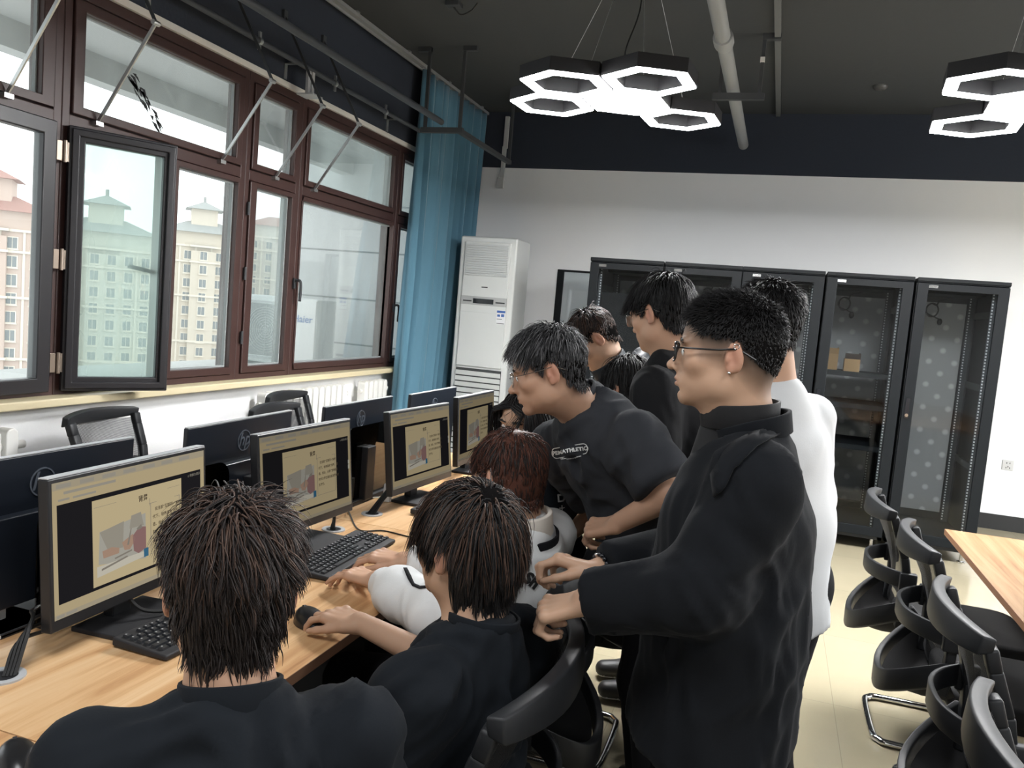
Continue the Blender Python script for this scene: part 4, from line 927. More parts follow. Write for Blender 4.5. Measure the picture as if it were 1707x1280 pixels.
nt.links.new(nt.nodes['Principled BSDF'].outputs[0], mxs.inputs[1]); nt.links.new(tr.outputs[0], mxs.inputs[2]); nt.links.new(mxs.outputs[0], nt.nodes['Material Output'].inputs[0])
RAIL = mat('rack_rail', (0.05, 0.055, 0.06), 0.4, 0.3)
HOLE = mat('rack_rail_hole', (0.62, 0.64, 0.65), 0.5)
def rack(x, label, shelves=(), slotted=False, seed=0, plug=True):
    w, d, z0, z1 = 0.594, 1.0, 0.085, 2.042
    t = thing('server_rack', (x, 6.5, 0), label, 'server rack', 'black server racks along the back wall')
    h = w / 2
    b = MB()
    for sx in (-1, 1):
        b.bb(sx * h, sx * (h - 0.03), 0.03, 0.06, z0, z1 - 0.03); b.bb(sx * h, sx * (h - 0.03), d - 0.06, d - 0.03, z0, z1 - 0.03)
    b.bb(-h, h, 0.03, d - 0.03, z0, z0 + 0.04)
    b.build('frame', M['rack_in'], t)
    for sx in (-1, 1): MB().bb(sx * h, sx * (h - 0.004), 0.06, d - 0.06, z0 + 0.04, z1 - 0.03).build('side_panel', M['rack_in'], t)
    b = MB(); b.bb(-h, h, 0.0, d, z1 - 0.03, z1); b.bb(-h, h, -0.012, 0.0, z1 - 0.022, z1 + 0.004); b.build('top_cover', M['rack'], t, bevel=0.003)
    # glazed front door
    f = MB(); f.ring([(-h + 0.003, z0 + 0.03), (h - 0.003, z0 + 0.03), (h - 0.003, z1 - 0.035), (-h + 0.003, z1 - 0.035)], [(-h + 0.075, z0 + 0.10), (h - 0.075, z0 + 0.10), (h - 0.075, z1 - 0.085), (-h + 0.075, z1 - 0.085)], -0.012, 0.012, 'y')
    dr = f.build('front_door', M['rack'], t, bevel=0.003)
    MB().bb(-h + 0.07, h - 0.07, -0.002, 0.002, z0 + 0.095, z1 - 0.08).build('glass', RG, dr)
    g = MB(); g.bb(-h + 0.022, -h + 0.048, -0.020, -0.012, 1.02, 1.17); g.m = 1; g.lathe([(0.012, -0.024), (0.012, -0.012)], (-h + 0.035, 0, 1.045), 12, 'y'); g.build('handle', [M['black_gloss'], M['chrome']], dr)
    g = MB(); g.bb(-h + 0.075, -h + 0.135, -0.0145, -0.012, z1 - 0.068, z1 - 0.048); g.build('badge', M['chrome'], dr)
    # perforated rear door
    b = MB(); b.bb(-h + 0.07, h - 0.07, d - 0.012, d - 0.010, z0 + 0.10, z1 - 0.12); b.build('rear_mesh', PERF, t)
    f = MB(); f.ring([(-h, z0), (h, z0), (h, z1 - 0.03), (-h, z1 - 0.03)], [(-h + 0.07, z0 + 0.10), (h - 0.07, z0 + 0.10), (h - 0.07, z1 - 0.12), (-h + 0.07, z1 - 0.12)], d - 0.025, d, 'y'); f.build('rear_door', M['rack_in'], t)
    # mounting rails with square holes
    for sx in (-1, 1):
        for yy in (0.11, d - 0.16):
            b = MB(); xx = sx * (h - 0.062); b.bb(xx - 0.022, xx + 0.022, yy, yy + 0.003, z0 + 0.05, z1 - 0.05); b.bb(xx + sx * 0.022, xx + sx * 0.025, yy, yy + 0.04, z0 + 0.05, z1 - 0.05); b.m = 1
            k = z0 + 0.07
            while k < z1 - 0.07: b.bb(xx - sx * 0.012 - 0.005, xx - sx * 0.012 + 0.005, yy - 0.0015, yy, k, k + 0.011); k += 0.0222
            b.build('mounting_rail', [RAIL, HOLE], t)
    b = MB()
    for zz in (0.65, 1.25, 1.80):
        for sx in (-1, 1): b.bb(sx * (h - 0.012), sx * (h - 0.03), 0.1, d - 0.1, zz, zz + 0.05)
    b.build('side_brace', RAIL, t)
    for zz in shelves:
        s_ = MB(); s_.bb(-h + 0.05, h - 0.05, 0.12, d - 0.18, zz, zz + 0.006); s_.bb(-h + 0.05, h - 0.05, 0.115, 0.12, zz - 0.02, zz + 0.018); s_.build('shelf', M['rack'], t)
    if slotted:
        s_ = MB(); s_.bb(-h + 0.06, h - 0.06, 0.25, 0.28, 0.9, 1.78)
        for k in range(20): s_.bb(-h + 0.07, h - 0.07, 0.245, 0.25, 0.92 + k * 0.043, 0.935 + k * 0.043)
        s_.build('blanking_panel', M['rack'], t)
    b = MB(); b.bb(-0.20, 0.20, 0.25, 0.65, z1 - 0.09, z1 - 0.03); b.build('fan_tray', M['rack'], t)
    if plug:
        random.seed(seed); c0 = Vector((-0.05 + random.uniform(-0.05, 0.05), d - 0.10, z1 - 0.10)); b = MB()
        pth = [c0 + Vector((0.12, 0, 0.02)), c0 + Vector((0.03, -0.02, -0.01))] + [c0 + Vector((-0.02 + 0.045 * math.cos(a * 0.9), -0.02, -0.09 + 0.055 * math.sin(a * 0.9))) for a in range(1, 12)] + [c0 + Vector((0.04, -0.02, -0.16))]
        b.tube(smooth_path(pth, 4), 0.006, 6); b.ball(c0 + Vector((0.045, -0.02, -0.18)), (0.020, 0.016, 0.028)); b.build('power_plug', M['cable'], t, smooth=True)
    for sx in (-1, 1):
        for yy in (0.08, d - 0.08):
            b = MB(); b.lathe([(0.030, 0), (0.030, 0.012), (0.013, 0.016), (0.013, z0)], (sx * (h - 0.06), yy, 0), 14); b.build('levelling_foot', M['chrome'], t, smooth=True)
    return t
xs = [-1.215, -0.612, -0.017, 0.590, 1.203]
rack(xs[0], 'black server rack leftmost in the row with a slotted panel inside', slotted=True, seed=1, plug=False)
rack(xs[1], 'black server rack second from the left, behind the tall person in a hoodie', seed=2)
rack(xs[2], 'black server rack in the middle of the row, behind the head with fading hair', seed=3)
rack(xs[3], 'black server rack with shelves holding small cardboard boxes', shelves=(0.75, 1.06, 1.30), seed=4)
rack(xs[4], 'black server rack rightmost in the row, tall and empty', seed=6)
for (dx, dy, s_, hh) in ((-0.17, 0.55, 0.10, 0.13), (-0.02, 0.45, 0.115, 0.10)):
    t = thing('cardboard_box', (xs[3] + dx, 6.5 + dy, 1.306), 'taller cardboard box at the back left of the rack shelf' if dx < -0.1 else 'open cardboard box in front on the rack shelf', 'box', 'cardboard boxes on the rack shelf')
    MB().bb(-s_ / 2, s_ / 2, -0.05, 0.05, 0, hh).build('carton', M['card'], t)
    b = MB(); b.box((0.0, -0.055, hh + 0.02), (s_, 0.003, 0.05), Matrix.Rotation(R_(20), 3, 'X')); b.box((s_ * 0.42, 0.0, hh + 0.025), (0.003, 0.1, 0.05), Matrix.Rotation(R_(12), 3, 'Y')); b.build('flap', mat('card_dark', (0.07, 0.05, 0.04), 0.8) if dx > -0.1 else M['card'], t)
t = thing('spare_rack_door', (-2.0, YW - 0.06, 0), 'spare black framed glass rack door leaning on the back wall left of the racks', 'door panel')
zt = ony(928, 448, YW - 0.06).z; xl = ony(928, 448, YW - 0.06).x + 2.0
T = Matrix.Rotation(R_(-1.5), 4, 'X')
MB(T).ring(rect(xl, xl + 0.60, 0.0, zt), rect(xl + 0.07, xl + 0.53, 0.07, zt - 0.02), -0.01, 0.01, 'y').build('frame', M['rack'], t, bevel=0.003)
MB(T).bb(xl + 0.06, xl + 0.54, -0.003, 0.002, 0.06, zt - 0.015).build('glass', RG, t)
# ================================================================== FIGURES: smooth signed-distance bodies turned into one continuous mesh
def V3(p): return np.array([float(p[0]), float(p[1]), float(p[2])])
def unit(v): v = V3(v); return v / (np.linalg.norm(v) + 1e-12)
class Field:
    """list of round shapes merged smoothly; mesh() extracts one skin over them"""
    def __init__(s): s.p = []
    def _add(s, fn, lo, hi, k, op): s.p.append((fn, np.array(lo), np.array(hi), k, op)); return s
    def cap(s, a, b, r1, r2, k=0.02, op='+', wide=None, ws=1.0):
        """tapered capsule; wide/ws stretches its section along one direction"""
        a, b = V3(a), V3(b); ab = b - a; L2 = float(ab @ ab) + 1e-12; W = None if wide is None else unit(wide)
        def fn(P):
            d = P - a; t = np.clip((d @ ab) / L2, 0, 1); q = d - t[:, None] * ab
            if W is not None:
                c = q @ W; q = q - np.outer(c * (1 - 1 / ws), W)
            return np.sqrt((q * q).sum(1)) - (r1 + (r2 - r1) * t)
        R = max(r1, r2) * (ws if W is not None else 1.0)
        return s._add(fn, np.minimum(a, b) - R, np.maximum(a, b) + R, k, op)
    def ell(s, c, r, A=None, k=0.02, op='+'):
        """ellipsoid with axes = columns of A"""
        c, r = V3(c), np.array(r, float); A = np.eye(3) if A is None else np.array(A)
        def fn(P):
            q = (P - c) @ A; k0 = np.sqrt(((q / r) ** 2).sum(1)); k1 = np.sqrt(((q / (r * r)) ** 2).sum(1)) + 1e-9
            return k0 * (k0 - 1) / k1
        e = np.sqrt(((A * r) ** 2).sum(1))
        return s._add(fn, c - e, c + e, k, op)
    def cut(s, c, n, R, k=0.006):
        """cut everything beyond the plane (c, n) inside a ball of radius R round c"""
        c, n = V3(c), unit(n)
        def fn(P):
            d = P - c; return np.maximum(-(d @ n), np.sqrt((d * d).sum(1)) - R)
        return s._add(fn, c - R, c + R, k, '-')
    def mesh(s, h, fine=(), hf=0.003, smooth=1):
        lo = np.min([p[1] for p in s.p if p[4] == '+'], 0) - 0.03; hi = np.max([p[2] for p in s.p if p[4] == '+'], 0) + 0.03
        ax = []
        for d in range(3):
            xs = [lo[d]]
            iv = [(f[0][d], f[1][d]) for f in fine]
            while xs[-1] < hi[d]:
                x = xs[-1]; st = h
                for a, b in iv:
                    if a <= x < b: st = hf
                    elif x < a < x + st: st = max(hf, a - x)
                xs.append(x + st)
            ax.append(np.array(xs))
        n = [len(a) for a in ax]
        F = np.full(n, 0.25, np.float32)
        for fn, l, u, k, op in s.p:
            m = k + 0.012 + (0.02 if op == '+' else 0)
            i0 = [max(0, int(np.searchsorted(ax[d], l[d] - m)) - 1) for d in range(3)]; i1 = [min(n[d], int(np.searchsorted(ax[d], u[d] + m)) + 1) for d in range(3)]
            if any(i1[d] <= i0[d] for d in range(3)): continue
            X, Y, Z = np.meshgrid(ax[0][i0[0]:i1[0]], ax[1][i0[1]:i1[1]], ax[2][i0[2]:i1[2]], indexing='ij')
            v = fn(np.stack([X.ravel(), Y.ravel(), Z.ravel()], 1)).reshape(X.shape).astype(np.float32)
            sl = tuple(slice(i0[d], i1[d]) for d in range(3)); f0 = F[sl]
            if op == '+':
                hh = np.maximum(k - np.abs(f0 - v), 0) / k; F[sl] = np.minimum(f0, v) - hh * hh * k * 0.25
            else:
                v = -v; hh = np.maximum(k - np.abs(f0 - v), 0) / k; F[sl] = np.maximum(f0, v) + hh * hh * k * 0.25
        I = F < 0
        cs = np.zeros((n[0] - 1, n[1] - 1, n[2] - 1), np.uint8)
        for dx in (0, 1):
            for dy in (0, 1):
                for dz in (0, 1): cs += I[dx:n[0] - 1 + dx, dy:n[1] - 1 + dy, dz:n[2] - 1 + dz]
        cx, cy, cz = np.nonzero((cs > 0) & (cs < 8)); N = len(cx)
        idx = np.full(cs.shape, -1, np.int32); idx[cx, cy, cz] = np.arange(N)
        acc = np.zeros((N, 3)); cnt = np.zeros(N)
        cor = [(a, b, c) for a in (0, 1) for b in (0, 1) for c in (0, 1)]
        val = {c: F[cx + c[0], cy + c[1], cz + c[2]].astype(float) for c in cor}
        pos = {c: np.stack([ax[0][cx + c[0]], ax[1][cy + c[1]], ax[2][cz + c[2]]], 1) for c in cor}
        for c in cor:
            for d in range(3):
                if c[d] == 0:
                    e = list(c); e[d] = 1; e = tuple(e); va, vb = val[c], val[e]; m = (va < 0) != (vb < 0)
                    t = np.where(m, va / np.where(m, va - vb, 1), 0)[:, None]
                    acc += np.where(m[:, None], pos[c] + (pos[e] - pos[c]) * t, 0); cnt += m
        V = acc / np.maximum(cnt, 1)[:, None]
        quads = []
        for d in range(3):
            a, b = [q for q in range(3) if q != d]
            s0 = [slice(0, n[0]), slice(0, n[1]), slice(0, n[2])]; s1 = list(s0); s0[d] = slice(0, n[d] - 1); s1[d] = slice(1, n[d])
            A_, B_ = I[tuple(s0)], I[tuple(s1)]; e = np.argwhere(A_ != B_)
            e = e[(e[:, a] > 0) & (e[:, b] > 0) & (e[:, a] < n[a] - 1) & (e[:, b] < n[b] - 1)]
            ins = A_[e[:, 0], e[:, 1], e[:, 2]]
            def cell(oa, ob):
                q = e.copy(); q[:, a] -= oa; q[:, b] -= ob; return idx[q[:, 0], q[:, 1], q[:, 2]]
            Q = np.stack([cell(1, 1), cell(0, 1), cell(0, 0), cell(1, 0)], 1)
            flip = ins if d != 1 else ~ins
            Q[~flip] = Q[~flip][:, ::-1]; quads.append(Q)
        Q = np.concatenate(quads); Q = Q[(Q >= 0).all(1)]
        for _ in range(smooth):
            sm = np.zeros_like(V); ct = np.zeros(N)
            for i in range(4):
                for j in (1, 3): np.add.at(sm, Q[:, i], V[Q[:, (i + j) % 4]]); np.add.at(ct, Q[:, i], 1)
            V = V * 0.5 + 0.5 * sm / np.maximum(ct, 1)[:, None]
        return V, Q
def normals(V, Q):
    d1 = V[Q[:, 2]] - V[Q[:, 0]]; d2 = V[Q[:, 3]] - V[Q[:, 1]]; fn = np.cross(d1, d2); N = np.zeros_like(V)
    for i in range(4): np.add.at(N, Q[:, i], fn)
    return N / (np.linalg.norm(N, axis=1)[:, None] + 1e-12)
def vnoise(P, seed=0):
    """smooth value noise in -1..1"""
    i = np.floor(P).astype(np.int64); f = P - i; f = f * f * (3 - 2 * f); out = np.zeros(len(P))
    for c in [(a, b, d) for a in (0, 1) for b in (0, 1) for d in (0, 1)]:
        q = (i[:, 0] + c[0]) * 374761393 + (i[:, 1] + c[1]) * 668265263 + (i[:, 2] + c[2]) * 2147483647 + seed * 974711
        q = (q ^ (q >> 13)) * 1274126177; q = q ^ (q >> 16); v = (q & 0xffff) / 32767.5 - 1
        w = np.ones(len(P))
        for d in range(3): w = w * (f[:, d] if c[d] else 1 - f[:, d])
        out += v * w
    return out
def to_mesh(name, V, Q, materials, origin, parent=None, mi=None, attrs=None):
    me = bpy.data.meshes.new(name); V = V - np.array(origin)[None]
    k = Q.shape[1]
    me.vertices.add(len(V)); me.vertices.foreach_set('co', V.astype(np.float32).ravel())
    me.loops.add(Q.size); me.loops.foreach_set('vertex_index', Q.astype(np.int32).ravel())
    me.polygons.add(len(Q)); me.polygons.foreach_set('loop_start', np.arange(0, Q.size, k, dtype=np.int32)); me.polygons.foreach_set('loop_total', np.full(len(Q), k, np.int32))
    me.polygons.foreach_set('use_smooth', np.ones(len(Q), bool))
    for m in (materials if isinstance(materials, (list, tuple)) else [materials]): me.materials.append(m)
    if mi is not None: me.polygons.foreach_set('material_index', mi.astype(np.int32))
    me.update(calc_edges=True)
    for an, av in (attrs or {}).items():
        a = me.attributes.new(an, 'FLOAT', 'POINT'); a.data.foreach_set('value', av.astype(np.float32))
    o = bpy.data.objects.new(name, me); COL.objects.link(o)
    if parent is not None: o.parent = parent
    else: o.location = origin
    return o
def folds(V, Q, amp, freq=(9, 9, 4), seed=0):
    N = normals(V, Q); f = np.array(freq, float)
    w = vnoise(V * f * 0.6, seed + 5)[:, None] * 0.12
    rt2 = np.array([[0.8, 0, 0.6], [0, 1, 0], [-0.6, 0, 0.8]])
    n1 = 1 - np.abs(vnoise((V + w) @ rt2 * f * 1.6, seed)) * 2.2; n2 = 1 - np.abs(vnoise((V + w) @ rt2.T * f * 2.6, seed + 1)) * 2.2
    m = 0.35 + 0.65 * np.clip(vnoise(V * 5, seed + 9) + 0.5, 0, 1)
    return V + N * (amp * m * np.maximum(0.9 * n1 + 0.5 * n2 + 0.15, -0.25))[:, None]
def skin_mat(name, tone):
    m = mat(name, tone, 0.52, spec=0.35, bump=(260, 0.06, 0.001)); nt = m.node_tree; b = nt.nodes['Principled BSDF']
    b.inputs['Subsurface Weight'].default_value = 0.12; b.inputs['Subsurface Radius'].default_value = (0.012, 0.005, 0.003); b.inputs['Subsurface Scale'].default_value = 0.6
    a = nt.nodes.new('ShaderNodeAttribute'); a.attribute_name = 'rosy'
    mx = nt.nodes.new('ShaderNodeMix'); mx.data_type = 'RGBA'; mx.inputs[6].default_value = (*tone, 1); mx.inputs[7].default_value = (tone[0] * 0.86, tone[1] * 0.52, tone[2] * 0.52, 1)
    nt.links.new(a.outputs['Fac'], mx.inputs[0])
    a2 = nt.nodes.new('ShaderNodeAttribute'); a2.attribute_name = 'stubble'
    m2 = nt.nodes.new('ShaderNodeMix'); m2.data_type = 'RGBA'; m2.inputs[7].default_value = (0.028, 0.022, 0.020, 1)
    nt.links.new(a2.outputs['Fac'], m2.inputs[0]); nt.links.new(mx.outputs[2], m2.inputs[6]); nt.links.new(m2.outputs[2], b.inputs['Base Color'])
    return m
SK = {'fair': skin_mat('skin_fair', (0.45, 0.28, 0.188)), 'warm': skin_mat('skin_warm', (0.50, 0.30, 0.20)), 'tan': skin_mat('skin_tan', (0.43, 0.255, 0.17))}
def cloth(name, col, rough=0.85, sheen=0.02, b=(220, 0.12, 0.002)): return mat(name, col, rough, spec=0.12, sheen=sheen, bump=b)
CL = dict(black=cloth('cloth_black', (0.008, 0.008, 0.010)), ink=cloth('cloth_ink', (0.008, 0.010, 0.013)), tee=cloth('cloth_charcoal', (0.030, 0.032, 0.037)), blazer=cloth('cloth_blazer', (0.007, 0.008, 0.010), 0.9, 0.03),
          hoodie=cloth('cloth_hoodie', (0.012, 0.012, 0.013)), shell=cloth('cloth_shell', (0.022, 0.026, 0.031), 0.5), white=cloth('cloth_white', (0.64, 0.65, 0.66), 0.9, 0.02), jacket=cloth('cloth_jacket', (0.72, 0.73, 0.73), 0.8, 0.02), trousers=cloth('cloth_trousers', (0.010, 0.010, 0.012)), shirt=cloth('cloth_shirt', (0.016, 0.016, 0.017), 0.6), cream=cloth('cloth_cream', (0.70, 0.64, 0.57)))
def hair_mat(name, col, rough=0.55, spec=0.32): return mat(name, col, rough, spec=spec)
HM = dict(scalp=mat('hair_scalp', (0.007, 0.0065, 0.0065), 1.0, spec=0.0), black=hair_mat('hair_black', (0.010, 0.0095, 0.010)), brown=hair_mat('hair_brown', (0.060, 0.034, 0.024)), red=hair_mat('hair_red', (0.075, 0.026, 0.016)), dark=hair_mat('hair_dark', (0.016, 0.011, 0.010)), grey=hair_mat('hair_greying', (0.032, 0.032, 0.034)), silver=hair_mat('hair_silver', (0.16, 0.16, 0.165)), copper=hair_mat('hair_copper', (0.13, 0.055, 0.033)))
SHOE = mat('shoe_dark', (0.015, 0.015, 0.016), 0.5); SOLE = mat('shoe_sole', (0.55, 0.55, 0.54), 0.6)
EYEW = mat('eye_white', (0.75, 0.73, 0.70), 0.15); IRIS = mat('eye_iris', (0.020, 0.012, 0.009), 0.12)
LENS = glass('spectacle_lens', (0.97, 0.98, 0.98), 0.10); GOLD = mat('wire_metal', (0.35, 0.33, 0.31), 0.25, 0.9)

def frame(ctr, az, pitch=0.0, roll=0.0):
    """head axes as columns (right-hand side X, forward Y, up Z); pitch > 0 looks up, roll > 0 leans to the person's right"""
    f = np.array([math.cos(R_(az)), math.sin(R_(az)), 0.0]); r = np.array([f[1], -f[0], 0.0]); u = np.array([0, 0, 1.0])
    p = R_(pitch); f2 = f * math.cos(p) + u * math.sin(p); u2 = u * math.cos(p) - f * math.sin(p)
    q = R_(roll); r3 = r * math.cos(q) - u2 * math.sin(q); u3 = u2 * math.cos(q) + r * math.sin(q)
    return np.stack([r3, f2, u3], 1), V3(ctr)
def head_shapes(F, A, c, s=1.0, o=None):
    o = dict(jaw=1.0, nose=1.0, chin=1.0, cheek=1.0, lips=1.0, brow=1.0, back=1.0, lean=1.0, **(o or {})) if not o else {**dict(jaw=1.0, nose=1.0, chin=1.0, cheek=1.0, lips=1.0, brow=1.0), **o}
    def L(p): return c + A @ (np.array(p) * s)
    def E(p, r, k=0.02, op='+', B=None): F.ell(L(p), np.array(r) * s, A if B is None else A @ B, k * s, op)
    def C(a, b, r1, r2, k=0.01, op='+'): F.cap(L(a), L(b), r1 * s, r2 * s, k * s, op)
    E((0, -0.017, 0.034), (0.0745, 0.089, 0.085), 0.01)
    E((0, -0.050, 0.0), (0.062, 0.055, 0.062), 0.03)
    E((0, 0.034, 0.032), (0.062, 0.054, 0.058), 0.03)
    E((0, 0.028, -0.030), (0.0635, 0.060, 0.070), 0.03)
    j = o['jaw']
    E((0, 0.030, -0.074), (0.047 * j, 0.050, 0.036), 0.03)
    E((0, 0.071, -0.098 - 0.003 * (o['chin'] - 1)), (0.024 * j, 0.017 * o['chin'], 0.018), 0.022)
    for x in (-1, 1):
        E((x * 0.050 * j, 0.004, -0.064), (0.015, 0.024, 0.022), 0.03)
        E((x * 0.044, 0.056, -0.024), (0.021 * o['cheek'], 0.020 * o['cheek'], 0.020), 0.022)
        E((x * 0.027, 0.0815, 0.016), (0.026, 0.010 * o['brow'], 0.008), 0.015)
        E((x * 0.032, 0.096, -0.004), (0.019, 0.013, 0.0115), 0.012, '-')
        E((x * 0.032, 0.0755, -0.005), (0.0150, 0.0120, 0.0118), 0.006)
        E((x * 0.032, 0.0895, -0.0062), (0.0125, 0.0060, 0.0032), 0.003, '-')
    n = o['nose']
    C((0, 0.080, 0.004), (0, 0.097, -0.026), 0.0085, 0.0085, 0.012)
    C((0, 0.097, -0.026), (0, 0.1065 + 0.004 * (n - 1), -0.0365), 0.0085, 0.0108 * n, 0.008)
    for x in (-1, 1):
        E((x * 0.0130 * n, 0.0930, -0.0400), (0.0080 * n, 0.0105, 0.0075), 0.006)
        E((x * 0.0070 * n, 0.1000, -0.0475), (0.0035, 0.0050, 0.0035), 0.003, '-')
    E((0, 0.074, -0.062), (0.030, 0.0180, 0.022), 0.018)
    l = o['lips']
    E((0, 0.0895, -0.0625), (0.0215, 0.0080 * l, 0.0048 * l), 0.005)
    E((0, 0.0880, -0.0735), (0.0190, 0.0078 * l, 0.0060 * l), 0.005)
    E((0, 0.0980, -0.0680), (0.0250, 0.0100, 0.0013), 0.0025, '-')
    E((0, 0.0870, -0.0840), (0.0180, 0.0060, 0.0050), 0.008, '-')
    for x in (-1, 1):
        a = R_(-22) * x; B = np.array([[math.cos(a), math.sin(a), 0], [-math.sin(a), math.cos(a), 0], [0, 0, 1]])
        t = R_(-10); B = B @ np.array([[1, 0, 0], [0, math.cos(t), -math.sin(t)], [0, math.sin(t), math.cos(t)]])
        E((x * 0.078, -0.016, -0.006), (0.0070, 0.0175, 0.0305), 0.006, '+', B)
        E((x * 0.0740, -0.008, -0.010), (0.0090, 0.0100, 0.020), 0.008)
        E((x * 0.0885, -0.0125, -0.004), (0.0080, 0.0110, 0.0225), 0.003, '-', B)
        E((x * 0.0825, -0.0195, -0.001), (0.0038, 0.0048, 0.0150), 0.003, '+', B)
        E((x * 0.0860, -0.0060, -0.012), (0.0060, 0.0060, 0.0090), 0.003, '-', B)
        E((x * 0.078, -0.010, -0.031), (0.0060, 0.0075, 0.0075), 0.005)
        E((x * 0.0800, -0.003, -0.012), (0.0040, 0.0045, 0.0065), 0.004)
def hand_shapes(F, w, fwd, nrm, thumb, curl=(0.5, 0.6, 0.4), s=1.0, tdir=(0.75, 0.55, -0.15), spread=0.12, curls=None, tc=0.3):
    """palm, four unequal fingers and a thumb; curl = bend at the three knuckles"""
    w = V3(w); f = unit(fwd); n = V3(nrm); n = unit(n - f * (n @ f)); t = np.cross(n, f); t = t if t @ V3(thumb) > 0 else -t
    kn = [(0.086, 0.030), (0.091, 0.0095), (0.087, -0.0110), (0.078, -0.0300)]
    ln = [(0.042, 0.025, 0.021), (0.046, 0.029, 0.022), (0.043, 0.027, 0.022), (0.034, 0.021, 0.019)]
    for i, ((kf, kt), le) in enumerate(zip(kn, ln)):
        k = w + (f * kf + t * kt) * s
        F.cap(w + (t * kt * 0.55 - n * 0.004) * s, k - n * 0.004 * s, 0.0145 * s, 0.0118 * s, 0.010 * s)
        F.ell(k + n * 0.001, (0.0105 * s,) * 3, None, 0.006)
        c = curls[i] if curls else curl
        ang = 0.0; p = k - n * 0.002 * s; d0 = unit(f + t * spread * (1.5 - i) * 0.6)
        for q in range(3):
            ang += c[q]; d = d0 * math.cos(ang) - n * math.sin(ang); e = p + d * le[q] * s
            r = (0.0092, 0.0082, 0.0072, 0.0060); sc = s * (0.90 if i == 3 else 1)
            F.cap(p, e, r[q] * sc, r[q + 1] * sc, 0.0035); p = e
    b = w + (f * 0.022 + t * 0.026 - n * 0.008) * s
    F.cap(w + (t * 0.012 - n * 0.006) * s, b, 0.015 * s, 0.0155 * s, 0.010)
    d = unit(f * tdir[0] + t * tdir[1] + n * tdir[2]); p = b
    for q, (le, r1, r2) in enumerate(((0.042, 0.0135, 0.0105), (0.031, 0.0102, 0.0090), (0.025, 0.0088, 0.0066))):
        e = p + d * le * s; F.cap(p, e, r1 * s, r2 * s, 0.005); p = e; d = unit(d - t * tc * 0.6 - n * tc * 0.35 + f * 0.12)
    lo = w - 0.02; return (np.minimum(w, w + f * 0.17 * s) - 0.07, np.maximum(w, w + f * 0.17 * s) + 0.07)

